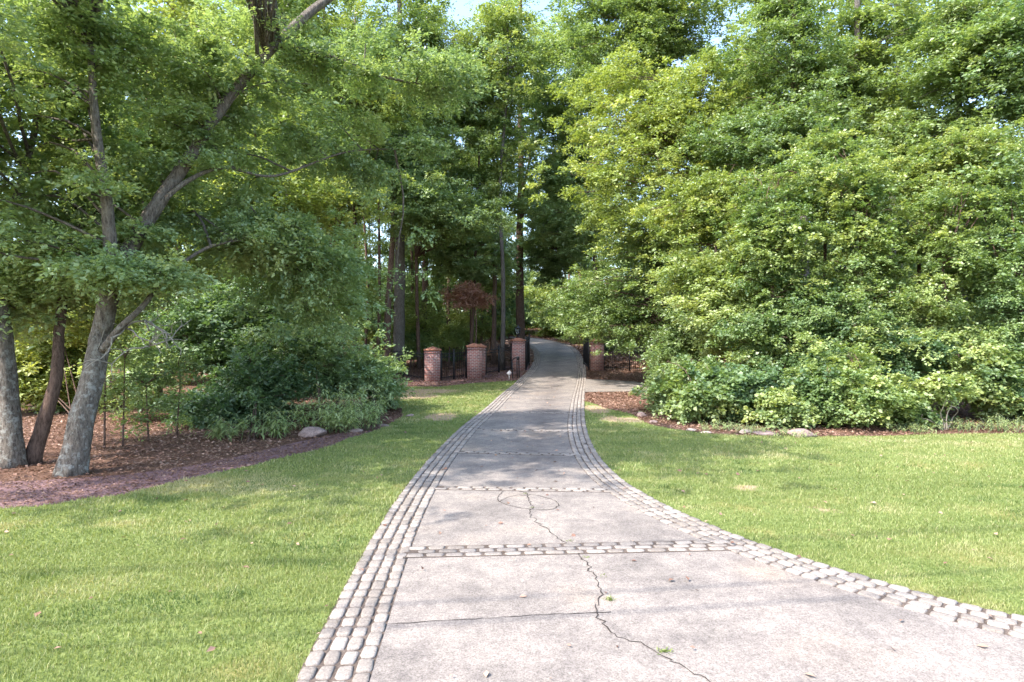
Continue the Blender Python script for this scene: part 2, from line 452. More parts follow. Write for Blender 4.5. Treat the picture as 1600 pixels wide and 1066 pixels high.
bareLn = [(*G(262, 872)[:2], .07, .03), (*G(235, 901)[:2], .10, .025), (*G(330, 942)[:2], .08, .03)]
def bare_fn(L):
    def f(V):
        r = np.zeros(len(V))
        for x, y, a, b in L:
            d = ((V[:, 0] - x) / a) ** 2 + ((V[:, 1] - y) / b) ** 2
            r = np.maximum(r, np.clip(1.5 - d * 1.2, 0, 1))
        return r
    return f
fL = bare_fn(bareL + bareLn); fR = bare_fn(bareR)
sheet("lawn_west", lawnL, 0.3, 0.012, M['lawn'], fL)
sheet("lawn_east", lawnR, 0.3, 0.012, M['lawn'], fR)

# mulch beds
mulch_strip = np.vstack([mulL[:int(len(mulL) * .86)], offset(mulL, -1.9)[:int(len(mulL) * .86)][::-1]])
m_in = [(-100, 755), (60, 752), (200, 742), (300, 728), (380, 712), (470, 690), (560, 672), (600, 662)]
mi = line_y(m_in)
kk = int(np.argmin(np.linalg.norm(mulL - G(607, 664)[:2], axis=1)))
ml = np.vstack([mulL[:kk], mi[::-1], [-30, 9.0]])
sheet("mulch_bed", ml, 0.5, 0.006, M['mulch'])
pb = np.vstack([line_y([(600, 606), (640, 605), (690, 605), (730, 600), (760, 598), (800, 596), (812, 592), (826, 578), (833, 565)]), [(1.7, 39.5), (-3, 37), (-8, 33.5)]])
sheet("gate_bed", pb, 0.6, 0.008, M['mulch'])

# driveway slab, cobble edging
def upto(P, ymax): 
    k = np.nonzero(P[:, 1] > ymax)[0]
    return P if not len(k) else P[:k[0]]
drive_poly = np.vstack([LI, RI[::-1]])
def strip_sheet(name, A, B, dz, m, parent=None, n=9):
    """ruled sheet between two lines resampled to the same count"""
    k = 260
    def rs(P):
        s = np.concatenate([[0], np.cumsum(np.linalg.norm(np.diff(P, axis=0), axis=1))]); t = np.linspace(0, 1, k) * s[-1]
        return np.stack([np.interp(t, s, P[:, 0]), np.interp(t, s, P[:, 1])], 1)
    A, B = rs(A), rs(B)
    V = np.concatenate([A * (1 - t) + B * t for t in np.linspace(0, 1, n)])
    ii = (np.arange(n - 1)[:, None] * k + np.arange(k - 1)[None]).ravel()
    F = np.stack([ii, ii + k, ii + k + 1, ii + 1], 1)
    return link(name, mesh_np(name, np.column_stack([V, T(V[:, 1]) + dz]), [F], m, smooth=True), parent)
drive = sheet("driveway", drive_poly, 0.6, 0.030, M['concrete'])
bed_l = sheet("edging_bed", np.vstack([LO, LI[::-1]]), 5.0, 0.022, M['mortar'])
bed_r = sheet("edging_bed", np.vstack([RO, RI[::-1]]), 5.0, 0.022, M['mortar'])

# one cobble: rounded block, unit size
def cobble_template():
    a = np.arange(12) / 12 * 2 * np.pi + math.pi / 12
    e = 0.42
    c = np.sign(np.cos(a)) * np.abs(np.cos(a)) ** e; s = np.sign(np.sin(a)) * np.abs(np.sin(a)) ** e
    V = []
    for k, z in ((1.0, 0.0), (0.98, 0.62), (0.86, 0.92), (0.55, 1.0)):
        V.append(np.stack([c * k * .5, s * k * .5, np.full(12, z)], 1))
    V = np.concatenate(V + [np.array([[0, 0, 1.03]])])
    F = [(r * 12 + j, r * 12 + (j + 1) % 12, (r + 1) * 12 + (j + 1) % 12, (r + 1) * 12 + j) for r in range(3) for j in range(12)]
    Tr = [(36 + j, 36 + (j + 1) % 12, 48) for j in range(12)]
    return V, np.array(F), np.array(Tr)
CV, CF, CT = cobble_template()
def stones(name, C, A, LW, H, base, parent=None):
    """C centres (n,2), A angle of the long side, LW (n,2) sizes"""
    n = len(C)
    h = H * RNG.uniform(.85, 1.12, n)
    P = CV[None].repeat(n, 0).copy()
    P += RNG.normal(0, .026, P.shape) * np.array([1, 1, .9])
    P[:, :, 0] *= LW[:, None, 0]; P[:, :, 1] *= LW[:, None, 1]; P[:, :, 2] *= h[:, None]
    P[:, :, 2] += P[:, :, 0] * RNG.normal(0, .02, n)[:, None] + P[:, :, 1] * RNG.normal(0, .03, n)[:, None]
    ca, sa = np.cos(A)[:, None], np.sin(A)[:, None]
    X = P[:, :, 0] * ca - P[:, :, 1] * sa + C[:, None, 0]; Y = P[:, :, 0] * sa + P[:, :, 1] * ca + C[:, None, 1]
    Z = P[:, :, 2] + T(C[:, 1])[:, None] + base
    V = np.stack([X, Y, Z], 2).reshape(-1, 3)
    off = (np.arange(n) * len(CV))[:, None, None]
    F = (CF[None] + off).reshape(-1, 4); Tt = (CT[None] + off).reshape(-1, 3)
    tint = np.repeat(RNG.uniform(0, 1, n), len(CV))
    me = mesh_np(name, V, [F, Tt], M['stone'], attrs={"tint": tint}, smooth=True)
    return tag(link(name, me, parent), kind=None if parent else 'structure')
def border(name, P, side, ymax):
    C = []; A = []; LW = []
    LS = RNG.uniform(.150, .190, 4000)
    for r in range(4):
        Q = offset(P, side * (0.060 + r * 0.120)); ki = 0
        s = np.concatenate([[0], np.cumsum(np.linalg.norm(np.diff(Q, axis=0), axis=1))])
        t = .02 + .022 * (r % 2) + RNG.uniform(0, .02)
        while t < s[-1] - .2:
            l = LS[ki] + RNG.normal(0, .006); ki += 1
            x = np.interp(t + l / 2, s, Q[:, 0]); y = np.interp(t + l / 2, s, Q[:, 1])
            dx = np.interp(t + l, s, Q[:, 0]) - np.interp(t, s, Q[:, 0]); dy = np.interp(t + l, s, Q[:, 1]) - np.interp(t, s, Q[:, 1])
            if y < ymax:
                C.append((x + RNG.normal(0, .003), y)); A.append(math.atan2(dy, dx) + RNG.normal(0, .025)); LW.append((l - .014, .107 + RNG.uniform(-.009, .003)))
            t += l + .004
    return stones(name, np.array(C), np.array(A), np.array(LW), 0.027, 0.012)
border("cobble_edging", LO, 1, 62)
border("cobble_edging", RO, -1, 62)
def xcross(P, y):
    k = np.nonzero(P[:, 1] < y)[0][-1]
    return np.interp(y, P[k:k + 2, 1], P[k:k + 2, 0])
def ximon(P, y):
    o = np.argsort(P[:60, 1]); return float(np.interp(y, P[o, 1], P[o, 0]))
band_m = sheet
for (pa, pb_, rows) in [((632, 869), (1142, 857), 3), ((678, 766), (950, 770), 2), ((714, 709), (908, 714), 2), ((742, 673), (896, 676), 2), ((766, 645), (895, 648), 2), ((787, 623), (898, 624), 2)]:
    a = G(*pa)[:2]; b = G(*pb_)[:2]
    d = b - a; L = np.linalg.norm(d); d /= L; nrm = np.array([-d[1], d[0]])
    C = []; A = []; LW = []
    for r in range(rows):
        t = 0.02 + (r % 2) * .11
        while t < L - .05:
            l = RNG.uniform(.175, .215)
            c = a + d * (t + l / 2) + nrm * ((r - (rows - 1) / 2) * .105)
            C.append(c); A.append(math.atan2(d[1], d[0]) + RNG.normal(0, .02)); LW.append((l - .016, .090))
            t += l + .01
    w = rows * .0525 + .012
    q = np.array([a - nrm * w, b - nrm * w, b + nrm * w, a + nrm * w])
    m_ = MB(); m_.add(np.column_stack([q, T(q[:, 1]) + .034]), [(0, 1, 2, 3)])
    o = m_.build("cobble_band_bed", M['mortar']); tag(o, kind='structure')
    stones("cobble_band", np.array(C), np.array(A), np.array(LW), 0.016, 0.026)

# cracks and joints in the concrete, a few millimetres of dark line lying in the slab
def crack(pts, wid, jag=0.03, name="crack"):
    P = np.array([G(*p)[:2] for p in pts])
    Q = arc_resample(P, 0.05)
    Q[:, 0] += np.cumsum(RNG.normal(0, jag * .35, len(Q))) * .35 + RNG.normal(0, jag * .3, len(Q))
    Q[:, 1] += RNG.normal(0, jag * .3, len(Q))
    w = wid * RNG.uniform(.35, 1.3, len(Q))
    t = np.gradient(Q, axis=0); t /= np.linalg.norm(t, axis=1)[:, None]; n = np.stack([t[:, 1], -t[:, 0]], 1)
    A = Q + n * w[:, None] / 2; B = Q - n * w[:, None] / 2
    V = np.vstack([A, B]); V = np.column_stack([V, T(V[:, 1]) + .034]); k = len(Q)
    i = np.arange(k - 1)
    o = link(name, mesh_np(name, V, [np.stack([i, i + 1, i + k + 1, i + k], 1)], M['crack']), drive)
    return Q
c1 = crack([(800, 768), (828, 776), (838, 795), (836, 810), (858, 828), (885, 846), (903, 862), (925, 880), (943, 902), (953, 920), (957, 938), (950, 955), (958, 975), (972, 998), (1000, 1010), (1040, 1030), (1100, 1062), (1130, 1085)], .013, .05)
crack([(503, 977), (620, 982)], .003) if False else None
crack([(617, 983), (700, 977), (800, 971), (860, 968), (955, 964)], .008, .014)
crack([(790, 768), (778, 782), (790, 792), (830, 800), (866, 800), (874, 790), (850, 780), (815, 775)], .013, .02)
crack([(778, 788), (800, 779), (830, 778)], .010, .02)
crack([(860, 812), (990, 822), (1075, 818)], .003, .008)

# side parking pad
pad = line_y([(915, 593), (990, 597), (1045, 606), (1052, 613), (980, 613), (914, 614)])
sheet("parking_pad", pad, 1.5, 0.035, M['concrete'])
# grass verge beyond the gate
vg = line_y([(760, 523), (800, 521), (860, 527), (905, 540), (925, 546), (920, 541), (880, 526), (840, 519), (800, 515), (760, 517)])
sheet("grass_verge", vg, 1.5, 0.03, M['verge'])

# ------------------------------------------------------------------ grass blades
def frustum(P, margin=1.6):
    return (np.abs(P[:, 0]) < P[:, 1] * 0.86 + margin) & (P[:, 1] > 1.6)
def vnoise(P, s, seed):
    r = np.random.default_rng(seed); v = np.zeros(len(P))
    for k in range(6):
        a = r.uniform(0, 2 * np.pi); f = s * r.uniform(.6, 1.8); ph = r.uniform(0, 6.3)
        v += np.sin((P[:, 0] * np.cos(a) + P[:, 1] * np.sin(a)) * f + ph + 1.3 * np.sin(P[:, 1] * f * .7 + ph))
    return v / 6
def grass(name, poly, label, bf, edge_lines):
    P = []; S = []
    for y0, y1, dens, hh, ww in ((1.6, 4.2, 7500, .030, .0042), (4.2, 6.5, 4500, .030, .0055), (6.5, 10, 2200, .031, .008), (10, 15.6, 900, .034, .013), (15.6, 33, 300, .038, .024)):
        x0, x1 = -y1 * .86 - 1.6, y1 * .86 + 1.6
        n = int((x1 - x0) * (y1 - y0) * dens)
        q = np.stack([RNG.uniform(x0, x1, n), RNG.uniform(y0, y1, n)], 1)
        q = q[frustum(q)]
        q = q[inside(q, poly)]
        q = q[RNG.uniform(0, 1, len(q)) > np.clip(bf(q) * (.75 + .8 * vnoise(q, 6.5, 55)), 0, .95)]
        v = vnoise(q, 2.3, 5) + .6 * vnoise(q, 7, 9)
        q = q[RNG.uniform(0, 1, len(q)) < np.clip(1.0 + v * .45, .45, 1)]
        P.append(q); S.append(np.tile([hh, ww], (len(q), 1)))
    P = np.vstack(P); S = np.vstack(S); n = len(P)
    clump = vnoise(P, 2.0, 21); fine = vnoise(P, 9.0, 33)
    h = S[:, 0] * RNG.uniform(.55, 1.45, n) * (1 + .5 * fine + .35 * clump)
    a = RNG.uniform(0, 2 * np.pi, n); lean = RNG.uniform(.1, 1.0, n) * h
    la = RNG.uniform(0, 2 * np.pi, n)
    base = np.column_stack([P, T(P[:, 1]) + .012])
    side = np.stack([np.cos(a), np.sin(a), 0 * a], 1) * (S[:, 1] / 2)[:, None]
    ld = np.stack([np.cos(la), np.sin(la), 0 * la], 1)
    mid = base + ld * (lean * .35)[:, None] + np.array([0, 0, 1]) * (h * .6)[:, None]
    tip = base + ld * lean[:, None] + np.array([0, 0, 1]) * h[:, None]
    V = np.stack([base - side, base + side, mid + side * .8, mid - side * .8, tip], 1).reshape(-1, 3)
    o = np.arange(n)[:, None] * 5
    Q = np.concatenate([o, o + 1, o + 2, o + 3], 1); Tt = np.concatenate([o + 3, o + 2, o + 4], 1)
    macro = vnoise(P, .55, 77); dry = np.clip(vnoise(P, 1.3, 78) * .8 + vnoise(P, 5.2, 13) * .6 - .12, 0, 1)
    weed = np.clip(vnoise(P, 3.1, 91) + .5 * vnoise(P, 11, 92) - .28, 0, 1)
    tint = np.clip(.44 + .22 * macro + .16 * clump + .10 * fine + .75 * dry - .9 * weed + RNG.normal(0, .12, n) + bf(P) * .45, 0, 1)
    tint = np.where(RNG.uniform(0, 1, n) < .06, RNG.uniform(.75, 1, n), tint)
    me = mesh_np(name, V, [Q, Tt], M['grass'], attrs={"tint": np.repeat(tint, 5)})
    return tag(link(name, me), label, "grass", None, 'stuff')
lawnL_g = np.vstack([[-30, -6], mulL, backL, offset(LO, .02)[:i_end][::-1][:-1], [-1.0, -6]])
grass("lawn_grass", lawnL_g, "short mown grass of the lawn between mulch bed and driveway", fL, LO)
lawnR_g = np.vstack([offset(RO, -.02)[1:j_end], rlw, [30, 1.0]])
grass("lawn_grass", lawnR_g, "short mown grass of the open lawn below the vine covered trees", fR, RO)

# ------------------------------------------------------------------ foliage machinery
def nrm(v): return v / (np.linalg.norm(v, axis=-1, keepdims=True) + 1e-9)
def leaf_mesh(name, P, D, Nn, L, Wd, tint, m, fold=.12):
    n = len(P)
    S = nrm(np.cross(D, Nn)); Nn = np.cross(S, D)
    L = L[:, None]; Wd = Wd[:, None]
    tip = P + D * L - np.array([0, 0, 1]) * L * .12
    mid = P + D * L * .45
    a = mid + S * Wd / 2 + Nn * Wd * fold; b = mid - S * Wd / 2 + Nn * Wd * fold
    V = np.stack([P, a, tip, b], 1).reshape(-1, 3)
    o = np.arange(n)[:, None] * 4
    F = np.vstack([np.concatenate([o, o + 1, o + 2], 1), np.concatenate([o, o + 2, o + 3], 1)])
    return mesh_np(name, V, [F], m, attrs={"tint": np.repeat(np.clip(tint, 0, 1), 4)})
def spray_leaves(C, O, R, rng, ntw=9, nlf=12, leaf=.10, asp=.55, up=.55, flat=.40, droop=.25, tint0=.45, tvar=.14):
    """C spray centres, O outward directions, R radii -> arrays for leaf_mesh"""
    m = len(C)
    O = nrm(O * np.array([1, 1, .45]))
    d = nrm(O[:, None] * .75 + rng.normal(0, .62, (m, ntw, 3)) * np.array([1, 1, flat]))
    ln = R[:, None] * rng.uniform(.55, 1.15, (m, ntw))
    st = C[:, None] - O[:, None] * R[:, None, None] * .35 + rng.normal(0, .10, (m, ntw, 3)) * R[:, None, None]
    t = rng.uniform(.12, 1, (m, ntw, nlf))
    P = st[:, :, None] + d[:, :, None] * (ln[:, :, None] * t)[..., None]
    P[..., 2] -= droop * ln[:, :, None] * t * t
    P += rng.normal(0, leaf * .35, P.shape)
    side = nrm(np.cross(d, [0, 0, 1.0]))
    sg = np.where(rng.uniform(0, 1, t.shape) < .5, -1, 1)[..., None]
    D = nrm(d[:, :, None] * .7 + side[:, :, None] * sg * .8 + rng.normal(0, .38, P.shape))
    Nn = nrm(np.array([0, 0, up * 2]) + O[:, None, None] * .35 + rng.normal(0, .55, P.shape))
    L = leaf * rng.uniform(.5, 1.35, t.shape) * rng.uniform(.8, 1.25, (m, 1, 1))
    tint = tint0 + rng.normal(0, tvar, (m, 1, 1)) + rng.normal(0, tvar * .7, (m, ntw, 1)) + rng.normal(0, .08, t.shape)
    return P.reshape(-1, 3), D.reshape(-1, 3), Nn.reshape(-1, 3), L.ravel(), (L * asp).ravel(), tint.ravel()
def boughs(ells, skel, rng, spr=9, lat=.20, R=.6, rise=.3, inner=.35, zmin=None):
    """ells: (centre, radii, number of boughs); skel: trunk and limb polylines. returns sprays and bough lines"""
    SK = np.vstack([smooth_line(s, 8) for s in skel])
    zt = SK[:, 2].max() * .3 if zmin is None else zmin
    if (SK[:, 2] > zt).sum() > 3: SK = SK[SK[:, 2] > zt]
    C = []; O = []; lines = []; BT = []
    for c, r, nb in ells:
        c = np.asarray(c, float); r = np.asarray(r, float)
        v = nrm(rng.normal(0, 1, (nb, 3)))
        k = rng.uniform(.55, 1.05, nb) ** .7
        E = c + v * r * k[:, None]
        for e in E:
            dh = np.linalg.norm(SK[:, :2] - e[:2], axis=1); cost = dh + np.abs((e[2] - rise * dh) - SK[:, 2]) * 1.2
            s = SK[int(np.argmin(cost))]
            ln = np.linalg.norm(e - s)
            mid = s * .5 + e * .5 + np.array([0, 0, .10 * ln]) + rng.normal(0, .06 * ln, 3)
            line = smooth_line([s, mid, e], 4)
            lines.append((line, ln))
            n = max(3, int(spr * rng.uniform(.7, 1.3)))
            t = np.clip(1 - np.abs(rng.normal(0, .30, n)), inner, 1.05) if ln > 1.5 else rng.uniform(.3, 1, n)
            base = np.stack([np.interp(t, np.linspace(0, 1, len(line)), line[:, i]) for i in range(3)], 1)
            sg = lat * min(ln, 4.5) + .15
            offs = rng.normal(0, 1, (n, 3)) * np.array([sg, sg, sg * .42])
            BT.append(np.full(n, rng.normal(0, 1))); C.append(base + offs); O.append(nrm(offs * .8 + (e - s) / (ln + .01) + rng.normal(0, .2, (n, 3))))
    return np.vstack(C), np.vstack(O), lines, np.concatenate(BT)
def wood_mesh(name, trunks, lines, m, rng, base=None, tw=.010):
    mb = MB()
    for pts, r0, r1, n in trunks:
        P = smooth_line(pts, 6)
        k = len(P); rad = np.linspace(0, 1, k) ** .85 * (r1 - r0) + r0
        
        P[1:-1] += rng.normal(0, r0 * .022, P[1:-1].shape)
        V, F = tube(P, rad, n, True, .03, rng)
        if r0 > .11 and P[0][2] < .3:            # root flare
            V = V.reshape(k, n, 3); c = P[:, None]; d = V - c; h = np.clip(P[:, 2] - P[0, 2], 0, None)[:, None]
            a = np.arange(n)[None] / n * 2 * np.pi
            V = (c + d * (1 + .38 * np.exp(-h / .22) * (.55 + .45 * np.cos(5 * a + 1)) + .05 * np.sin(3 * a + h * 2.2) + .04 * np.sin(5 * a - h * 3.1))[..., None]).reshape(-1, 3)
            V[:n, 2] -= .08
        mb.add(V, F)
    for line, ln in lines:
        V, F = tube(line + rng.normal(0, .01 * ln, line.shape) * np.linspace(0, 1, len(line))[:, None], np.linspace(.006 + tw * min(ln, 2.6), .004 + tw * .25, len(line)), 4, False); mb.add(V, F)
    me = mesh_np(name, np.concatenate(mb.v), [np.array(f) for f in mb.f.values()], m, smooth=True)
    return me
def tree(name, base, label, cat, skel, ells, lm, bm, rng, group=None, leaf=.10, ntw=9, nlf=12, spr=9, R=.6, tint0=.45, lat=.2, flat=.4, up=.55, asp=.55, rise=.3, inner=.35, crown="crown", tvar=.10, bvar=.13, droop=.25, zmin=None):
    """skel: list of (points, r0, r1, sides) in world metres; the first is the trunk"""
    base = np.asarray(base, float)
    root = empty(name, base, label, cat, group)
    sk = [(np.asarray(p, float) - base, a, b, n) for p, a, b, n in skel]
    el = [(np.asarray(c) - base, r, n) for c, r, n in ells]
    C, O, lines, BT = boughs(el, [s[0] for s in sk], rng, spr, lat, R, rise, inner, zmin)
    keep = C[:, 2] > .15
    C, O, BT = C[keep], O[keep], BT[keep]
    Rr = R * rng.uniform(.7, 1.3, len(C))
    link("trunk", wood_mesh("trunk", sk, lines, bm, rng), root)
    a = spray_leaves(C, O, Rr, rng, ntw, nlf, leaf, asp, up, flat, droop, tint0 + BT[:, None, None] * bvar, tvar)
    link(crown, leaf_mesh(crown, *a, lm), root)
    return root
def E(px, py, d, rx, ry, rz, n): return (W(px, py, d), (rx, ry, rz), n)
def S(pts, r0, r1, n=9): return ([W(*p) for p in pts], r0, r1, n)
def B(px, py): 
    g = G(px, py); return g

# ------------------------------------------------------------------ brick gate pillars, lantern, gates, fences
def pillar(b, w, h, label, rz=0.0, d2=None):
    d2 = d2 or w
    r = empty("brick_pillar", b, label, "pillar", None, rz)
    m = MB(); m.box((0, 0, h / 2 - .15), (w / 2, d2 / 2, h / 2 + .15 - .10)); m.build("shaft", M['brick'], r)
    m = MB(); m.box((0, 0, h - .215), (w / 2 + .022, d2 / 2 + .022, .035)); m.build("band_course", M['brick'], r)
    m = MB(); m.box((0, 0, h - .065), (w / 2 + .06, d2 / 2 + .06, .035))
    z0 = h - .03; e = .055
    q = [(-w/2-e, -d2/2-e, z0), (w/2+e, -d2/2-e, z0), (w/2+e, d2/2+e, z0), (-w/2-e, d2/2+e, z0)]
    k = max(0, d2 - w) / 2
    m.add(q + [(0, -k, h + .12), (0, k, h + .12)], [(0, 1, 4), (1, 2, 5, 4), (2, 3, 5), (3, 0, 4, 5), (3, 2, 1, 0)])
    m.build("cap", M['cap'], r)
    return r
def pil(px, py, wpx, hpx, label, rz=0.0, d2=None):
    b = G(px, py); s = b[1] / FPX
    b[1] += wpx * s / 2; b[2] = float(T(b[1]))
    pillar(b, wpx * s, hpx * s, label, rz, d2 and d2 * s)
    return b, wpx * s, hpx * s
P1 = pil(674.5, 597, 24, 51, "shortest brick gate pillar beside the mulch, outermost of the row", .08)
P2 = pil(740.5, 592.5, 23, 52, "widest brick pillar at the middle of the fence line", .10)
P2b = pil(751, 588, 14, 47, "narrow brick pier standing hard against the widest pillar's flank", .10)
P3 = pil(809.5, 580, 20, 49, "brick pillar carrying the black lantern at the driveway edge", .10)
P4 = pil(934, 579, 20, 47, "brick pillar half hidden by leaves at the parking pad corner", -.06)
P5 = pil(1086, 586, 22, 48, "brick pillar almost lost in leaves beyond the parking pad", 0)

def lantern(b, label):
    r = empty("lantern", b, label, "lantern")
    m = MB(); m.tube([(0, 0, 0), (0, 0, .05)], [.13, .10], 8); m.tube([(0, 0, .05), (0, 0, .16)], [.035, .05], 8)
    m.tube([(0, 0, .16), (0, 0, .19)], [.13, .15], 6); m.build("base", M['iron'], r)
    m = MB(); m.tube([(0, 0, .19), (0, 0, .52)], [.115, .155], 6, False); m.build("glass", M['glass'], r)
    m = MB()
    for k in range(6):
        a = k * math.pi / 3
        m.tube([(math.cos(a) * .12, math.sin(a) * .12, .19), (math.cos(a) * .16, math.sin(a) * .16, .52)], .012, 4)
    m.tube([(0, 0, .52), (0, 0, .55), (0, 0, .66), (0, 0, .72)], [.20, .20, .07, .05], 6)
    m.tube([(0, 0, .72), (0, 0, .76), (0, 0, .80)], [.02, .035, .008], 6); m.build("roof", M['iron'], r)
lb = P3[0] + np.array([0, 0, P3[2] + .12])
lantern(lb, "black six sided lantern on top of the driveway pillar")

def fence(a, b, h, label, npost=1, name="iron_fence"):
    a = np.asarray(a, float); b = np.asarray(b, float); L = np.linalg.norm((b - a)[:2]); d = (b - a) / L; rz = math.atan2(d[1], d[0])
    r = empty(name, a, label, "fence" if name == "iron_fence" else "gate")
    def P(t, z): q = a + d * t; return np.array([q[0], q[1], float(T(q[1])) + z]) - a
    m = MB(); n = int(L / .115)
    for k in range(1, n):
        t = k * L / n
        m.tube([P(t, .08), P(t, h), P(t, h + .07)], [.011, .011, .002], 4)
    m.build("picket_row", M['iron'], r)
    for z in (.17, h - .22, h - .06):
        m = MB(); m.tube([P(0, z), P(L * .5, z), P(L, z)], .022, 4); m.build("rail", M['iron'], r)
    for k in range(npost + 2):
        if k in (0, npost + 1) and npost >= 0: t = .04 if k == 0 else L - .04
        else: t = k * L / (npost + 1)
        m = MB(); q = P(t, 0); m.box((q[0], q[1], q[2] + h / 2 + .03), (.036, .036, h / 2 + .06), rz); m.tube([q + (0, 0, h + .08), q + (0, 0, h + .14), q + (0, 0, h + .19)], [.03, .045, .005], 6)
        m.build("post", M['iron'], r)
    return r
def side(Pp, s): return Pp[0] + np.array([s * Pp[1] / 2, 0, 0])
fence(gz(-8.6, 35.2), side(P1, -1), 1.45, "black iron picket fence running off into the woods from the outermost pillar", 2)
fence(side(P1, 1), side(P2, -1), 1.45, "black iron picket fence between the shortest and the widest brick pillars", 1)
fence(side(P2b, 1), side(P3, -1), 1.45, "black iron picket fence between the widest pillar and the lantern pillar", 1)
fence(side(P4, 1), side(P5, -1), 1.45, "black iron picket fence behind the parking pad", 2)
fence(side(P5, 1), gz(19, 36.5), 1.45, "black iron picket fence lost among leaves past the hidden brick pillar", 2)
g0 = side(P3, 1) + np.array([.10, .05, 0]); fence(g0, gz(g0[0] + .28, g0[1] + 3.0), 1.85, "open black iron gate leaf swung back beside the lantern pillar", 0, "iron_gate")
g1 = side(P4, -1) - np.array([.10, -.05, 0]); fence(g1, gz(g1[0] + .05, g1[1] + 3.0), 1.85, "open black iron gate leaf swung back beside the pad corner pillar", 0, "iron_gate")

# keypad stand: two leaning posts joined by a curved top, call box on the upper end
kb = G(806, 592); s = kb[1] / FPX
r = empty("keypad_stand", kb, "black steel keypad stand with curved neck at the driveway edge", "keypad stand")
for x, top, y in ((-.20, .95, .0), (.05, 1.12, .0), (.16, 1.10, .22)):
    m = MB(); m.tube([(x + .03, y, 0), (x, y, top)], .028, 8); m.build("post", M['iron'], r)
m = MB(); m.tube(smooth_line([(-.20, 0, .95), (-.16, 0, 1.04), (-.03, 0, 1.12), (.05, 0, 1.13), (.14, .1, 1.13), (.16, .22, 1.10)], 4), .026, 8); m.build("curved_neck", M['iron'], r)
m = MB(); m.box((.12, .02, 1.10), (.07, .05, .10), .2, .9); m.box((.12, -.035, 1.10), (.05, .008, .07), .2); m.build("call_box", M['iron'], r)
for k in range(1): pass

sb = G(795.5, 593.5)
r = empty("yard_sign", sb, "small white diamond sign on a short stake beside the driveway", "sign")
m = MB(); m.box((0, .012, .17), (.020, .010, .19)); m.build("stake", M['sign'], r)
m = MB(); q = .17
m.add([(0, 0, .34 - q * .9), (q * .8, 0, .34 + .02), (0.02, 0, .34 + q), (-q * .8, 0, .34), (0, .008, .34 - q * .9), (q * .8, .008, .36), (.02, .008, .34 + q), (-q * .8, .008, .34)],
      [(0, 1, 2, 3), (7, 6, 5, 4), (0, 4, 5, 1), (1, 5, 6, 2), (2, 6, 7, 3), (3, 7, 4, 0)])
m.build("sign_face", M['sign'], r)

# ------------------------------------------------------------------ stones
def rock(px, py, wpx, hpx, label, m='rock_brown', seed=0, depth=.7, name="boulder"):
    rg = np.random.default_rng(seed); b = G(px, py); s = b[1] / FPX
    import bmesh
    bm = bmesh.new(); bmesh.ops.create_icosphere(bm, subdivisions=4, radius=1)
    co = np.array([v.co for v in bm.verts]); F = np.array([[v.index for v in f.verts] for f in bm.faces]); bm.free()
    ph = rg.uniform(0, 6, (7, 3)); fr = rg.uniform(.8, 2.6, (7, 3))
    dsp = sum(np.sin((co * fr[k] + ph[k]).sum(1)) for k in range(7)) / 7
    for k in range(5):                                   # a few broken flat faces
        nv = nrm(rg.normal(0, 1, 3) + np.array([0, 0, .4])); lim = rg.uniform(.62, .85); t = co @ nv
        co = co - np.outer(np.clip(t - lim, 0, None), nv) * .9
    co = co * (1 + .22 * dsp[:, None]) + rg.normal(0, .006, co.shape)
    w, h = wpx * s / 2, hpx * s
    co = co * np.array([w, w * depth, h * .62]) + np.array([0, w * depth * .6, h * .30])
    o = link(name, mesh_np(name, co, [F], M[m], smooth=True), None, b)
    return tag(o, label, "rock")
rock(484, 684, 46, 16, "smooth rounded brown boulder beneath the frond plants", seed=3, name="boulder")
rock(1258, 684, 48, 13, "long flat brown boulder at the lawn's far edge under the vines", seed=8)
rock(1198, 681, 40, 7, "low brown slab of rock lying next to the long flat boulder", seed=5)
rock(1165, 678, 18, 7, "rounded tan stone at the lawn edge under the thicket", 'rock_pale', seed=6, name="stone")
rock(1081, 674, 16, 4.5, "palest flat stone at the lawn edge, nearest the driveway", 'rock_pale', seed=7, name="stone")
rock(1104, 678, 18, 4, "thin pale stone sunk in the lawn edge beside a paler one", 'rock_pale', seed=9, name="stone")
rock(1003, 652, 16, 8, "grey brown rough rock in the leaf litter near the pad tree", seed=11)
rock(1022, 662, 14, 6, "small dark rock just below the rough grey brown one", seed=12)
rock(598, 668, 20, 6, "flat reddish rock at the tip of the mulch bed", seed=13)
rock(640, 652, 14, 5, "small reddish rock on the turf past the frond plants", seed=14)
rock(556, 676, 22, 7, "low rock buried among the stems of the frond plants", seed=15)

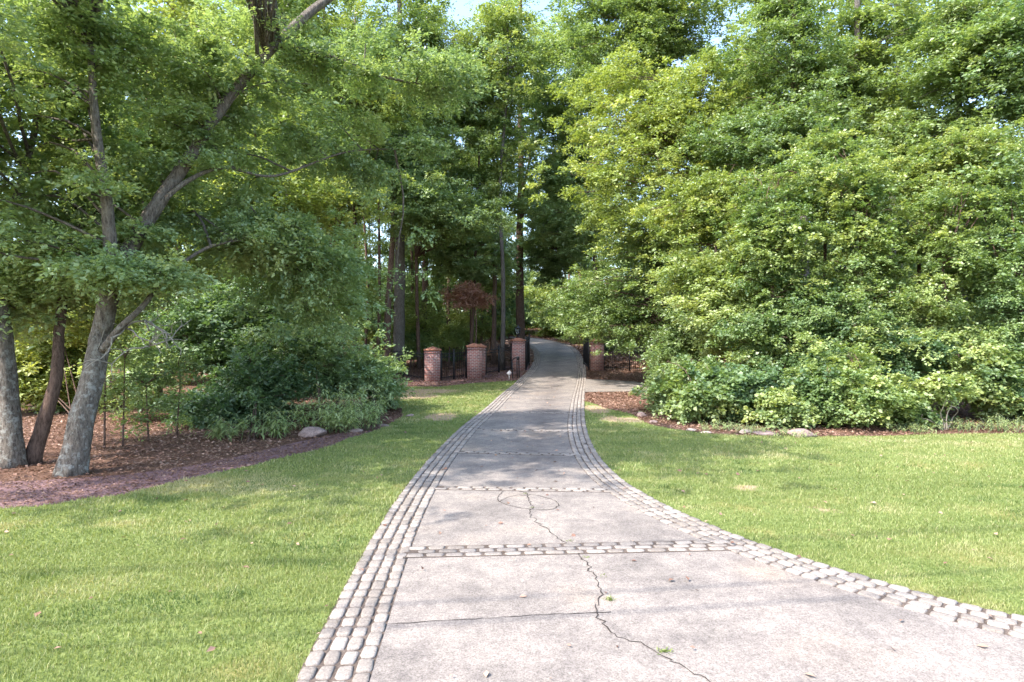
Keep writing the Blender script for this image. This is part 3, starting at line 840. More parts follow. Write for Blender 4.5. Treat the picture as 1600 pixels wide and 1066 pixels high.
# ------------------------------------------------------------------ trees that can be told apart
rg = np.random.default_rng(11)
ob = G(112, 742)
oak = tree("oak_tree", ob, "big leaning oak with pale flaking bark rising from the mulch bed", "tree",
    [S([(112, 742, 10.05), (126, 670, 10.15), (142, 600, 10.3), (158, 520, 10.5), (176, 450, 10.7), (205, 385, 10.9), (245, 320, 11.2), (290, 255, 11.6), (360, 150, 12.1), (450, 50, 12.8), (560, -40, 13.6)], .205, .08, 26),
     S([(160, 520, 10.5), (172, 430, 10.4), (168, 330, 10.3), (150, 200, 10.4), (140, 60, 10.6)], .15, .05, 10),
     S([(160, 548, 10.35), (188, 512, 10.2), (222, 480, 10.3), (262, 430, 10.8), (330, 385, 11.6), (420, 370, 12.6)], .065, .02, 8),
     S([(238, 330, 11.1), (290, 285, 11.4), (350, 262, 12.0), (430, 275, 12.8), (540, 238, 13.8), (640, 232, 15)], .055, .012, 8),
     S([(430, 70, 12.7), (520, 90, 13.2), (600, 120, 13.8), (700, 140, 14.5)], .07, .02, 7)],
    [E(190, 170, 12.0, 2.7, 1.7, 1.8, 34), E(60, 330, 10.6, 1.7, 1.4, 1.1, 16), E(350, 370, 13.2, 2.0, 1.4, 1.0, 20), E(150, 440, 11.8, 1.4, 1.0, .5, 12),
     E(470, 430, 14.0, 1.8, 1.4, 1.2, 18), E(545, 505, 15, 1.2, 1.1, .6, 8), E(380, 90, 12.6, 2.2, 1.5, 1.2, 15), E(560, 230, 14.4, 2.0, 1.4, .8, 13),
     E(620, 100, 14.4, 2.2, 1.4, .9, 13), E(90, 20, 11, 2.0, 1.5, 1.0, 11), (np.array([-5.8, 6.2, 9.8]), (3.6, 1.5, .9), 54), E(165, 430, 10.0, 1.0, .5, .4, 8)],  # the high clump is unseen, added above the frame to shade the driveway
    M['leaf_oak'], M['bark_oak'], rg, leaf=.085, ntw=9, nlf=13, spr=11, R=.48, tint0=.5, lat=.17, flat=.34, zmin=3.4)
rgd = np.random.default_rng(5)
m = MB()
for st, n in (((196, 512, 10.3), 3), ((225, 500, 10.4), 3), ((150, 470, 10.4), 2), ((235, 540, 10.6), 3)):
    for k in range(n):
        p = [W(*st)]; dd = nrm(rgd.normal(0, 1, 3) * np.array([1, .5, .3]) + np.array([.5, 0, -.25]))
        for j in range(7):
            dd = nrm(dd + rgd.normal(0, .45, 3) + np.array([0, 0, -.12])); p.append(p[-1] + dd * .14)
            if j in (2, 4):
                q = [p[-1]]; d2 = nrm(dd + rgd.normal(0, .8, 3))
                for i in range(4): d2 = nrm(d2 + rgd.normal(0, .4, 3)); q.append(q[-1] + d2 * .08)
                m.tube(np.array(q) - ob, np.linspace(.009, .004, 5), 4)
        m.tube(np.array(p) - ob, np.linspace(.018, .005, 8), 5)
m.build("dead_branch", M['twig_pale'], oak)

b = G(22, 728)
tree("oak_tree", b, "thick upright oak with a flared foot, farther of the forked pair in the mulch", "tree",
    [S([(20, 728, 10.65), (14, 640, 10.7), (4, 540, 10.8), (-6, 430, 10.9), (-20, 300, 11), (-30, 100, 11.2), (-30, -80, 11.4)], .19, .09, 24),
     S([(-10, 400, 10.9), (30, 300, 11.2), (60, 180, 11.6), (90, 40, 12)], .09, .03, 8)],
    [(np.array([-9.2, 6.2, 7.0]), (2.6, 1.4, .8), 50), E(30, 60, 12.6, 2.2, 1.6, 1.6, 34), E(-60, 200, 11.5, 1.6, 1.5, 2.0, 24), E(10, 480, 11.8, .9, .9, .8, 14)],  # first clump hangs out of frame, added to shadow the lawn along the mulch
    M['leaf_oak'], M['bark_oak'], rg, leaf=.09, spr=10, R=.5, tint0=.5)
b = G(58, 722)
tree("young_oak", b, "slim brown trunk leaning away from the thick upright oak", "tree",
    [S([(50, 722, 10.9), (72, 650, 11.0), (88, 590, 11.1), (92, 520, 11.3), (100, 460, 11.5), (120, 390, 11.8), (128, 300, 12.2), (110, 150, 12.8)], .13, .05, 10)],
    [E(150, 300, 13.5, 1.6, 1.5, 1.3, 26), E(90, 400, 13, 1.2, 1.2, .8, 16)],
    M['leaf_oak'], M['bark_brown'], rg, leaf=.085, spr=10, R=.48, tint0=.55)

# layered and shrubby things under the left canopy
def shrub(name, px, py, label, cat, ells, lm, rng, bm='bark_brown', **kw):
    b = G(px, py)
    sk = []
    for k in range(4):
        c = ells[k % len(ells)][0]
        e = np.asarray(c) * np.array([1, 1, 1]); sk.append((np.array([b + rng.normal(0, .08, 3) * [1, 1, 0], b * .5 + e * .5 + rng.normal(0, .08, 3), e]), .022, .008, 5))
    return tree(name, b, label, cat, sk, ells, lm, M[bm], rng, **kw)
kw = dict(spr=9, ntw=7, nlf=10, R=.36, leaf=.10, inner=.2, rise=.1, lat=.2, crown="foliage")
shrub("rhododendron", 400, 690, "dark leafy rhododendron thicket behind the mulch bed", "shrub", [E(400, 600, 16.8, 1.5, 1.2, 1.1, 44), E(330, 640, 15.8, .9, .8, .6, 20)], M['leaf_dark'], rg, tint0=.4, **kw)
shrub("rhododendron", 510, 668, "dark rhododendron bush with drooping boughs above the frond plants", "shrub", [E(490, 550, 18, 1.6, 1.3, 1.1, 32), E(545, 590, 18.4, 1.0, .9, .6, 14)], M['leaf_oak'], rg, tint0=.3, **kw)
shrub("rhododendron", 590, 655, "grey green bush spilling over the turf beside the fence", "shrub", [E(570, 580, 19, 1.1, 1.0, .8, 22), E(600, 612, 19, .6, .7, .45, 12)], M['leaf_oak'], rg, tint0=.42, **kw)
shrub("understory_tree", 330, 668, "dark layered young tree in the shade beyond the dead oak branches", "tree", [E(330, 520, 18, 1.8, 1.4, 1.2, 40), E(430, 480, 19, 1.8, 1.4, 1.2, 36)], M['leaf_dark'], rg, tint0=.5, spr=9, ntw=8, nlf=10, R=.5, leaf=.11)
shrub("understory_tree", 120, 655, "sunlit yellow green sapling glimpsed between the two oak trunks", "tree", [E(90, 500, 19, 1.9, 1.6, 1.6, 44), E(40, 590, 18.5, 1.4, 1.2, 1.0, 24)], M['leaf_lime'], rg, tint0=.75, spr=9, ntw=8, nlf=10, R=.5, leaf=.12)
shrub("understory_tree", 215, 660, "thin brownish sapling in the gloom just past the leaning oak", "tree", [E(220, 590, 17, 1.3, 1.2, 1.1, 26)], M['leaf_oak'], rg, tint0=.6, spr=7, ntw=6, nlf=9, R=.45, leaf=.10)
for px, py, top, lean, lb_ in ((163, 700, 520, 2, "thin straight pole sapling next to the leaning oak"), (192, 698, 560, 3, "second thin pole sapling past the leaning oak"), (276, 682, 590, 6, "bare thin sapling at the back edge of the mulch bed"), (232, 690, 600, -4, "short reddish sapling stem between two thin poles")):
    b = G(px, py); d = b[1]
    tree("sapling", b, lb_, "sapling", [S([(px, py, d), (px + lean * .5, (py + top) / 2, d), (px + lean, top, d)],   .024, .009, 6)], [E(px + lean, (py + top) / 2, d, .5, .4, .5, 4), E(px + lean, top - 20, d, .6, .6, .3, 6)], M['leaf_mid'], M['bark_brown'], rg, leaf=.08, spr=5, ntw=5, nlf=7, R=.3)

# frond plants: upright stems each with long narrow arching leaves
def frond_plant(px, py, w, h, nst, label, lm='leaf_frond', nl=16, ll=.25, lw=.042):
    b = G(px, py); r = empty("frond_plant", b, label, "plant")
    st = MB(); PP = []; DD = []; TT = []; LL = []
    for k in range(nst):
        p0 = rg.normal(0, .28, 3) * [w, w * .7, 0]; pr = [p0 * .02 + [0, 0, -.12]]; d0 = nrm(p0 * np.array([.6, .6, 0]) / (w + .01) * .6 + np.array([rg.normal(0, .12), rg.normal(0, .12), 1]))
        hh = h * rg.uniform(.55, 1.05); p = [p0 + [0, 0, -.03]]
        for j in range(6): d0 = nrm(d0 + np.array([d0[0] * .25, d0[1] * .25, -.03 * j])); p.append(p[-1] + d0 * hh / 6)
        p = np.array(p); st.tube(np.vstack([pr, p]), np.linspace(.008, .003, 8), 4)
        t = rg.uniform(.25, 1, nl); Pn = np.stack([np.interp(t, np.linspace(0, 1, 7), p[:, i]) for i in range(3)], 1)
        a = rg.uniform(0, 6.28, nl)
        PP.append(Pn); DD.append(nrm(np.stack([np.cos(a), np.sin(a), rg.uniform(-.1, .8, nl)], 1))); TT.append((.85 if px > 470 else .5) + rg.normal(0, .18) + rg.normal(0, .1, nl)); LL.append(ll * rg.uniform(.6, 1.2, nl))
    st.build("stem", M['leaf_frond'], r)
    P, D, t, L = np.concatenate(PP), np.concatenate(DD), np.concatenate(TT), np.concatenate(LL)
    # each leaf: two segments, the outer one drooping
    n = len(P); S_ = nrm(np.cross(D, [0, 0, 1.0])); m1 = P + D * L[:, None] * .5; D2 = nrm(D + np.array([0, 0, -.9])); tp = m1 + D2 * L[:, None] * .55
    wv = (S_ * lw * rg.uniform(.7, 1.3, n)[:, None]) / 2
    V = np.stack([P - wv * .3, P + wv * .3, m1 + wv, m1 - wv, tp], 1).reshape(-1, 3); o = np.arange(n)[:, None] * 5
    link("leaves", mesh_np("leaves", V, [np.concatenate([o, o + 1, o + 2, o + 3], 1), np.concatenate([o + 3, o + 2, o + 4], 1)], M[lm], attrs={"tint": np.repeat(np.clip(t, 0, 1), 5)}), r)
for a in ((492, 672, .75, .85, 26, "pale feathery frond plant just behind the brown boulder"), (525, 676, .65, .75, 24, "bushy frond plant with pointed leaves beside the boulder"), (566, 672, .7, .95, 26, "bright yellow green frond plant at the mulch bed's tip"),
          (545, 664, .7, 1.25, 20, "tall frond plant with drooping leaf tops among the others"), (498, 664, .6, 1.35, 10, "tallest arching frond stems above the boulder"), (590, 664, .6, 1.3, 14, "dark upright frond plant beside the turf"),
          (428, 684, .55, .6, 18, "low blue green frond plant at the back of the mulch"), (408, 682, .35, .85, 8, "sparse tall frond beside the low blue green one"), (345, 686, .45, .5, 16, "small fresh green plant in the shade by the mulch"),
          (362, 690, .3, .75, 5, "single arching frond sprig in deep shade")):
    frond_plant(*a)

# dead red brown bough hanging in the woods behind the fence
bb = G(735, 560); d = 37.0
bb = gz((732 - 800) / FPX * d, d)
tree("dead_sapling", bb, "sapling with a hanging mass of dead reddish brown leaves", "tree", [S([(742, 575, 37), (744, 500, 37), (735, 440, 37)], .06, .03, 6)],
     [E(738, 468, 37, .9, .7, .65, 12), E(715, 455, 37, .6, .6, .4, 6)], M['leaf_brown'], M['bark_brown'], rg, leaf=.16, spr=7, ntw=7, nlf=9, R=.5, crown="dead_foliage")

# named trunks standing behind the fence
def forest_tree(px, py, wpx, lean, label, crown_z, d=None, lm='leaf_mid', bm='bark_brown', H=21, nb=46, name="forest_tree", cr=3.0, extra=(), leaf=.17, spr=8, tint0=.5, low=None):
    b = G(px, py) if d is None else gz((px - 800) / FPX * d, d)
    d = b[1]; s = d / FPX; r0 = wpx * s / 2
    top = b + np.array([lean * s, .3, H])
    pts = [b, b + (top - b) * .25 + rg.normal(0, .08, 3), b + (top - b) * .5 + rg.normal(0, .12, 3), b + (top - b) * .75 + rg.normal(0, .15, 3), top]
    sk = [(np.array(pts), r0, r0 * .35, 9)] + [S(*e) for e in extra]
    c = b + (top - b) * .75; c[2] = b[2] + (crown_z + H) / 2 + .5
    el = [(c, (cr, cr, (H - crown_z) / 2 + 1.0), nb)]
    if low: el += [E(*l) for l in low]
    return tree(name, b, label, "tree", sk, el, M[lm], M[bm], rg, leaf=leaf, ntw=7, nlf=9, spr=spr, R=.85, tint0=tint0, rise=.35)
forest_tree(604, 580, 13, 16, "short leaning broken trunk just behind the iron fence", 9.5, 33.5, H=15, cr=2.4, nb=30)
forest_tree(623, 575, 20, 0, "stout grey trunk behind the fence beside the leaning one", 10, 36, bm='bark_grey', H=24, cr=3.6, nb=60)
forest_tree(555, 575, 8, -2, "slim straight trunk behind the grey green bush", 10, 37, H=22, nb=40)
forest_tree(570, 570, 5, 2, "thinnest straight trunk behind the grey green bush", 10, 41, H=20, nb=30, cr=2.3)
forest_tree(664, 575, 11, 6, "dark brown trunk directly behind the shortest pillar", 9, 39, H=22, nb=46)
forest_tree(641, 572, 6, 4, "slender dark trunk between the grey trunk and the shortest pillar", 10, 43, H=22, nb=36)
forest_tree(785, 588, 8, 8, "pale grey smooth trunk against the fence beside the lantern pillar", 11, 36.3, bm='bark_pale', H=22, nb=44, cr=2.8, lm='leaf_mid')
forest_tree(771, 565, 8, 0, "dark trunk just behind the pale grey one", 9, 40, H=22, nb=40)
forest_tree(814, 545, 15, 0, "tall dark reddish trunk rising behind the lantern pillar", 11, 47, H=29, nb=56, cr=4.4, lm='leaf_mid',
            extra=[([(815, 340, 47), (850, 270, 47), (880, 200, 46.5), (895, 150, 46)], .12, .05, 7), ([(818, 300, 47), (835, 200, 47.5), (842, 110, 48)], .10, .04, 7)], tint0=.6)
forest_tree(700, 560, 7, 3, "brown trunk glimpsed behind the widest pillar", 10, 48, H=24, nb=44)
forest_tree(500, 585, 9, 2, "grey brown trunk deep behind the drooping rhododendron", 9, 34, H=22, nb=50)
forest_tree(420, 590, 10, -6, "brown trunk seen through the oak boughs", 8, 31, H=21, nb=50)
forest_tree(905, 520, 10, 4, "trunk on the bank above the driveway bend", 7, 62, H=24, nb=50, cr=4, lm='leaf_lime', leaf=.22, tint0=.35)

# open left side, lower layers hanging over the gate view: layered bough tree behind pillars
def layered(px, py, d, label, ells, lm='leaf_mid', name="understory_tree", leaf=.13, r=.07, bm='bark_brown', tint0=.5, R=.6, spr=9, top=None, ntw=8, nlf=10):
    b = gz((px - 800) / FPX * d, d)
    t = top or ells[0]
    e = W(t[0], t[1], t[2])
    return tree(name, b, label, "tree", [(np.array([b, b * .6 + e * .4 + rg.normal(0, .15, 3), e]), r, r * .4, 7)], [E(*q) for q in ells], M[lm], M[bm], rg, leaf=leaf, spr=spr, R=R, tint0=tint0, flat=.22, rise=.15, inner=.3, lat=.17, ntw=ntw, nlf=nlf)
layered(735, 540, 40, "blue green layered tree spreading above the widest pillar", [(730, 390, 38, 3.0, 1.6, 1.9, 44), (690, 330, 39, 2.6, 1.6, 1.4, 30)], 'leaf_oak', tint0=.45, leaf=.17)
layered(935, 540, 50, "grey green drooping tree over the driveway bend", [(868, 390, 47, 2.8, 2.2, 3.0, 50), (850, 300, 48, 2.2, 1.6, 2.0, 26)], 'leaf_oak', tint0=.4, leaf=.19)
layered(640, 560, 36, "low leafy sapling behind the fence next to the stout trunk", [(645, 535, 38, 1.5, 1.0, .7, 16)], 'leaf_mid', tint0=.5, leaf=.14)
layered(560, 570, 30, "sunlit sapling behind the grey green bush", [(525, 470, 31, 1.7, 1.6, 1.5, 30), (500, 400, 30, 1.9, 1.4, 1.2, 20)], 'leaf_lime', tint0=.45, leaf=.14)
layered(700, 560, 38, "fresh green sapling between the shortest and widest pillars", [(700, 525, 41, 1.7, 1.4, .7, 18)], 'leaf_mid', tint0=.6, leaf=.15)

for px, d, lab, lm_, e in (
    (520, 30, "yellow green tree towering over the frond plants", 'leaf_lime', [(540, 150, 29, 3.3, 2.2, 3.1, 66), (480, 290, 23, 2.0, 1.6, 1.2, 26)]),
    (655, 37, "bright tall tree spreading above the shortest pillar", 'leaf_mid', [(660, 120, 35, 3.4, 2.2, 3.6, 66), (620, 260, 36, 2.8, 1.8, 1.6, 30), (668, 312, 30.5, 1.8, 1.5, .9, 30), (715, 335, 31, 1.7, 1.4, .9, 28)]),
    (735, 39, "pale green tall tree whose crown hangs above the widest pillar", 'leaf_vine', [(755, 130, 37, 3.2, 2.2, 4.0, 66), (730, 300, 38, 2.8, 1.8, 1.4, 26)]),
    (590, 35, "grey green tree with flat boughs just above the stout trunk", 'leaf_oak', [(590, 270, 33, 2.8, 1.8, 1.0, 26), (670, 220, 34, 2.4, 1.6, 1.0, 18)]),
    (420, 23, "sunlit tree behind the oak's middle boughs", 'leaf_lime', [(400, 320, 22, 2.2, 1.8, 2.0, 34), (330, 230, 22, 1.8, 1.6, 1.4, 18)]),
    (250, 22, "tall green tree behind the leaning oak's crown", 'leaf_mid', [(230, 170, 21, 2.2, 2.0, 2.2, 30), (150, 400, 21, 2.4, 1.6, 1.6, 30)])):
    layered(px, 560, d, lab, e, lm_, name="tall_tree", leaf=.14, r=.13, tint0=.5, R=.7, top=(e[0][0], e[0][1] - 60, e[0][2]))
for px, d, rx, rz, lm_, lab in ((800, 78, 3.4, 2.4, 'leaf_mid', "wide bush on the bank at the driveway bend"), (840, 84, 4.0, 3.0, 'leaf_lime', "sunlit bush above the turf bank past the bend"), (880, 76, 3.6, 2.6, 'leaf_lime', "yellow green bush on the bank at the bend's outer side"), (760, 72, 3.0, 2.0, 'leaf_dark', "dark bush beyond the pale grey trunk"), (915, 66, 3.2, 2.6, 'leaf_vine', "drooping bush beside the bend's outer edge")):
    b = gz((px - 800) / FPX * d, d); c = b + np.array([0, 0, rz * .9])
    tree("bush", b, lab, "bush", [(np.array([b, b * .5 + c * .5 + [.2, 0, 0], c]), .06, .03, 6)], [(c, (rx, 2.0, rz), 50)], M[lm_], M['bark_brown'], rg, leaf=.26, spr=8, ntw=7, nlf=8, R=.8, inner=.2, rise=.1, crown="foliage")
# right side ---------------------------------------------------------------
layered(1048, 612, 27.5, "small tree at the parking pad with layered boughs over the pillar", [(985, 470, 31, 3.0, 1.7, 1.2, 56), (905, 480, 32, 2.0, 1.3, 1.3, 34), (962, 515, 29.5, 1.6, 1.2, .9, 26), (1070, 550, 26, 1.3, 1.2, .8, 20), (1010, 395, 28, 2.6, 1.7, 1.1, 38), (1120, 480, 25, 1.8, 1.5, 1.2, 28)], 'leaf_vine', leaf=.115, r=.10, tint0=.42, top=(1055, 420, 28))
layered(1040, 650, 19.5, "low spreading bush with broad leaves beside the parking pad", [(1062, 592, 19.5, .8, .8, .45, 18), (1075, 632, 18.5, .9, .8, .45, 22)], 'leaf_mid', leaf=.115, r=.035, tint0=.5, R=.42, name="shrub")
layered(1120, 600, 26, "tall lime green tree with bare forked limbs over the pad", [(1000, 250, 26, 3.4, 2.4, 3.4, 92), (1090, 170, 27, 2.8, 2.2, 2.6, 46), (950, 170, 28, 2.0, 1.8, 1.8, 36)], 'leaf_lime', leaf=.125, r=.17, tint0=.42, top=(1090, 170, 27), name="tall_tree")
layered(1130, 620, 22, "dark leaved tree with horizontal boughs beside the vine columns", [(1140, 490, 20.5, 2.1, 1.5, 1.4, 30), (1190, 430, 20.5, 1.7, 1.4, 1.1, 36), (1100, 420, 22, 1.8, 1.4, 1.1, 34)], 'leaf_mid', leaf=.115, r=.10, tint0=.5)
layered(1250, 560, 27, "tall green tree rising behind the vine columns", [(1230, 110, 24, 2.8, 2.2, 2.8, 64), (1170, 230, 23, 1.8, 1.6, 1.4, 36), (1290, 190, 22, 1.5, 1.4, 1.0, 18)], 'leaf_mid', leaf=.125, r=.2, tint0=.45, top=(1240, -60, 22.6), name="tall_tree")
layered(1340, 560, 26, "dark tall tree with a bare trunk above the vines", [(1390, 110, 23, 2.6, 2.0, 2.6, 58), (1430, 230, 21, 1.8, 1.5, 1.3, 36)], 'leaf_mid', leaf=.125, r=.22, bm='bark_grey', tint0=.6, top=(1340, -90, 22.4), name="tall_tree")
layered(1510, 560, 23, "tall tree with a straight dark trunk past the dead pale shrub", [(1530, 100, 20, 2.3, 1.9, 2.3, 54), (1570, 260, 18.5, 1.3, 1.3, 1.2, 34)], 'leaf_mid', leaf=.115, r=.2, bm='bark_grey', tint0=.6, top=(1492, -120, 19), name="tall_tree")
layered(1575, 600, 20.5, "leaning trunk half wrapped in leaves at the wood's edge", [(1600, 80, 19, 1.7, 1.6, 2.2, 50), (1620, 430, 17.8, 1.2, 1.2, 1.4, 24)], 'leaf_dark', leaf=.11, r=.14, bm='bark_grey', tint0=.75, top=(1590, 100, 19.5), name="tall_tree")
layered(1080, 560, 36, "lofty pale green tree filling the gap above the lantern pillar's drive", [(960, 60, 34, 3.4, 2.4, 3.0, 70), (1060, 20, 33, 3.0, 2.2, 2.4, 50)], 'leaf_vine', leaf=.15, r=.16, tint0=.5, top=(1000, 20, 34), name="tall_tree", R=.75)
layered(940, 560, 44, "blue green tall tree at the near side of the bend", [(870, 220, 43, 2.4, 2.0, 2.2, 34), (880, 130, 42, 3.6, 2.4, 4.4, 80), (885, 320, 42, 3.0, 2.0, 3.2, 56)], 'leaf_oak', leaf=.18, r=.18, tint0=.45, top=(900, 90, 42), name="tall_tree", R=.85)
# vine draped trees: dense curtains
def vine(px, py, label, ells, lm='leaf_vine', leaf=.076, r=.08, tint0=.45, top=None, name="vine_draped_tree", R=.42, spr=8, ntw=7, nlf=12):
    t = top or ells[0][:3]; e = W(*t); b = gz((px - 800) / FPX * (t[2] + .5), t[2] + .5)
    return tree(name, b, label, "tree" if "tree" in name else "shrub", [(np.array([b, b * .5 + e * .5 + rg.normal(0, .12, 3), e]), r, r * .5, 8)], [E(*q) for q in ells], M[lm], M['bark_brown'], rg, leaf=leaf, spr=spr, R=R, tint0=tint0, flat=.32, up=.6, rise=.16, inner=.35, lat=.15,  bvar=.22, droop=.35, asp=.8, ntw=ntw, nlf=nlf)
vine(1290, 652, "leafy climber spire poking above the two sunlit columns", [(1290, 240, 20, 1.0, .9, 1.1, 26), (1240, 290, 19.5, 1.1, 1.0, .8, 24)], tint0=.6)
vine(1440, 652, "ragged climber crown reaching up beside the dark tall tree", [(1440, 270, 19, 1.2, 1.1, 1.0, 30), (1540, 250, 18.5, 1.1, 1.0, 1.0, 26)], 'leaf_mid', tint0=.55)
vine(1120, 648, "yellowish climber leaning out over the dark horizontal boughs", [(1120, 310, 21.5, 1.4, 1.2, 1.2, 36), (1060, 350, 22.5, 1.4, 1.2, 1.0, 30)], 'leaf_lime', tint0=.4)
vine(1205, 650, "vine smothered tree nearest the parking pad, an upright column in full sun", [(1205, 400, 18.8, 1.15, 1.1, 2.3, 44), (1190, 300, 19.5, 1.1, 1.1, .9, 24), (1200, 540, 18.2, 1.3, 1.0, 1.1, 34)])
vine(1350, 655, "tallest vine column with sunlit yellowish leaves", [(1345, 380, 18.2, 1.25, 1.1, 2.2, 46), (1335, 270, 19, 1.1, 1.1, .9, 24), (1370, 500, 17.4, 1.2, 1.0, 1.0, 30)], tint0=.55)
vine(1470, 655, "vine curtain hanging in deep folds behind the dead pale shrub", [(1472, 420, 17.3, 1.05, 1.0, 2.0, 42), (1490, 560, 16.8, 1.2, 1.0, 1.0, 34), (1480, 310, 18, 1.1, 1.1, .9, 24)], 'leaf_mid', tint0=.42)
vine(1590, 660, "vine covered tree at the wood's far end by the open lawn", [(1590, 450, 17, 1.1, 1.1, 2.2, 42), (1585, 320, 17.8, 1.0, 1.1, .9, 24), (1640, 600, 16.5, 1.2, 1.0, .9, 24)], 'leaf_dark', tint0=.8)
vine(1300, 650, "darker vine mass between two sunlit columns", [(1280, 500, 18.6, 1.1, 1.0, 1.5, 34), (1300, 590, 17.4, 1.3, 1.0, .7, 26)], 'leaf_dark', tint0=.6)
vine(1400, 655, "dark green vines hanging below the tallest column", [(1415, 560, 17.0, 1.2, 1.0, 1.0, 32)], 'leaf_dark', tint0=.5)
kw2 = dict(name="shrub", r=.03, R=.30, spr=8, ntw=6, nlf=9)
vine(1100, 668, "dark broad leaved shrub nearest the driveway along the lawn edge", [(1095, 628, 16.4, .95, .8, .6, 26), (1070, 585, 17.5, .7, .6, .6, 14)], 'leaf_mid', leaf=.10, tint0=.42, **kw2)
vine(1160, 672, "rounded dark shrub behind the tan stone", [(1165, 610, 16.6, .9, .8, .95, 34)], 'leaf_dark', leaf=.10, tint0=.6, **kw2)
vine(1225, 676, "green shrub growing over the low brown slab", [(1228, 640, 15.4, .8, .7, .5, 22)], 'leaf_mid', leaf=.095, tint0=.45, **kw2)
vine(1290, 676, "green shrub behind the long flat boulder", [(1285, 620, 15.8, .8, .7, .85, 30)], 'leaf_vine', leaf=.09, tint0=.35, **kw2)
vine(1355, 674, "pale sunlit bramble with yellowish leaves at the lawn edge", [(1358, 625, 15.2, .9, .75, .7, 34), (1330, 580, 16.2, .7, .6, .6, 16)], 'leaf_vine', leaf=.09, tint0=.72, **kw2)
vine(1420, 674, "leafy bramble between the pale bramble and the dead shrub", [(1425, 640, 15.5, .7, .7, .55, 22)], 'leaf_vine', leaf=.09, tint0=.45, **kw2)
vine(1540, 672, "dark leafy shrub past the dead pale shrub", [(1545, 590, 16.4, .9, .8, 1.1, 36)], 'leaf_mid', leaf=.095, tint0=.5, **kw2)
vine(1620, 672, "deep green shrub at the lawn's far corner", [(1620, 615, 15.9, 1.0, .8, .8, 34)], 'leaf_dark', leaf=.1, tint0=.6, **kw2)
vine(1480, 672, "small pale leaved dead looking shrub with bare pinkish stems", [(1480, 605, 15.0, .55, .4, .32, 14)], 'leaf_vine', leaf=.08, tint0=.95, name="shrub", r=.03, R=.26, spr=7, ntw=5, nlf=7)
b = G(1478, 672); r = empty("bare_stem", b, "bare twisting pinkish stem below the pale leaved shrub", "stem")
m = MB()
for k in range(7):
    p = [np.array([rgd.normal(0, .03), rgd.normal(0, .03), -.02])]; dd = nrm(np.array([rgd.normal(0, .5), rgd.normal(0, .3), 1.2]))
    for j in range(8): dd = nrm(dd + rgd.normal(0, .28, 3)); p.append(p[-1] + dd * .13)
    m.tube(p, np.linspace(.017, .005, 9), 5)
m.build("stems", M['twig_pale'], r)
# weeds and tall grass along the wood's edge
for px, py, w, h, lb_ in ((1430, 676, .8, .30, "weedy tuft below the leafy bramble"), (1500, 674, .9, .40, "tall weeds along the lawn beyond the bare stem"), (1560, 674, .9, .45, "thicker tall weeds under the dark shrub"), (1600, 674, .8, .5, "bright upright weeds at the frame's far edge"), (1240, 682, .7, .22, "low weeds around the long flat boulder's end"), (1180, 676, .7, .25, "pale weeds behind the tan stone"), (1130, 672, .8, .28, "weeds between the pale flat stones and the thicket")):
    frond_plant(px, py, w, h, 34, lb_, 'leaf_frond', 7, .16, .014)

# ------------------------------------------------------------------ woodland beyond: a few kinds, copied one by one
def kind_tree(name, H, cz, cr, nb, r0, lm, bm, leaf, R, spr, seed, flat=.4, ntw=7, nlf=8):
    r_ = np.random.default_rng(seed)
    top = np.array([r_.normal(0, .5), r_.normal(0, .5), H])
    P = [np.zeros(3), top * .33 + r_.normal(0, .12, 3), top * .66 + r_.normal(0, .2, 3), top]
    root = tree(name, (0, 0, 0), "x", "tree", [(np.array(P), r0, r0 * .35, 8)], [(np.array([top[0] * .7, top[1] * .7, (cz + H) / 2]), (cr, cr, (H - cz) / 2 + .8), nb)], M[lm], M[bm], r_, leaf=leaf, R=R, spr=spr, flat=flat, ntw=ntw, nlf=nlf, rise=.3)
    return root
K_tall = [kind_tree("forest_tree", 22, 8, 3.3, 52, .20, 'leaf_mid', 'bark_brown', .22, 1.0, 8, 21),
          kind_tree("forest_tree", 25, 10, 3.6, 56, .24, 'leaf_mid', 'bark_grey', .22, 1.0, 8, 22),
          kind_tree("forest_tree", 20, 6, 2.9, 48, .15, 'leaf_lime', 'bark_brown', .22, .95, 8, 23)]
K_low = [kind_tree("understory_tree", 7.5, 1.6, 2.3, 44, .06, 'leaf_mid', 'bark_brown', .17, .75, 8, 31, .28),
         kind_tree("understory_tree", 6, 1.0, 2.1, 40, .05, 'leaf_lime', 'bark_grey', .16, .7, 8, 32, .28),
         kind_tree("understory_tree", 9, 2.5, 2.6, 50, .08, 'leaf_dark', 'bark_brown', .17, .8, 8, 33, .3)]
K_bush = [kind_tree("woodland_bush", 1.9, .1, 1.1, 24, .03, 'leaf_mid', 'bark_brown', .13, .5, 7, 41, .5, 6, 7),
          kind_tree("woodland_bush", 1.5, .0, 1.2, 24, .03, 'leaf_dark', 'bark_brown', .13, .5, 7, 42, .5, 6, 7)]
used = set()
MARKS = [(130, "beyond the thick upright oak"), (330, "beyond the leaning oak"), (470, "beyond the dark rhododendron thicket"), (620, "beyond the frond plants"), (720, "beyond the shortest brick pillar"),
         (790, "beyond the widest brick pillar"), (880, "beyond the driveway bend"), (1000, "beyond the pad corner pillar"), (1150, "beyond the parking pad"), (1350, "beyond the sunlit vine columns"), (9999, "beyond the dead pale shrub")]
def copy_tree(o):
    c = o.copy(); COL.objects.link(c)
    for ch in o.children:
        k = ch.copy(); COL.objects.link(k); k.parent = c; k.matrix_parent_inverse = ch.matrix_parent_inverse.copy()
    return c
LOOK = {"leaf_mid": "green", "leaf_dark": "dark green", "leaf_lime": "yellow green"}
SEEN = {}
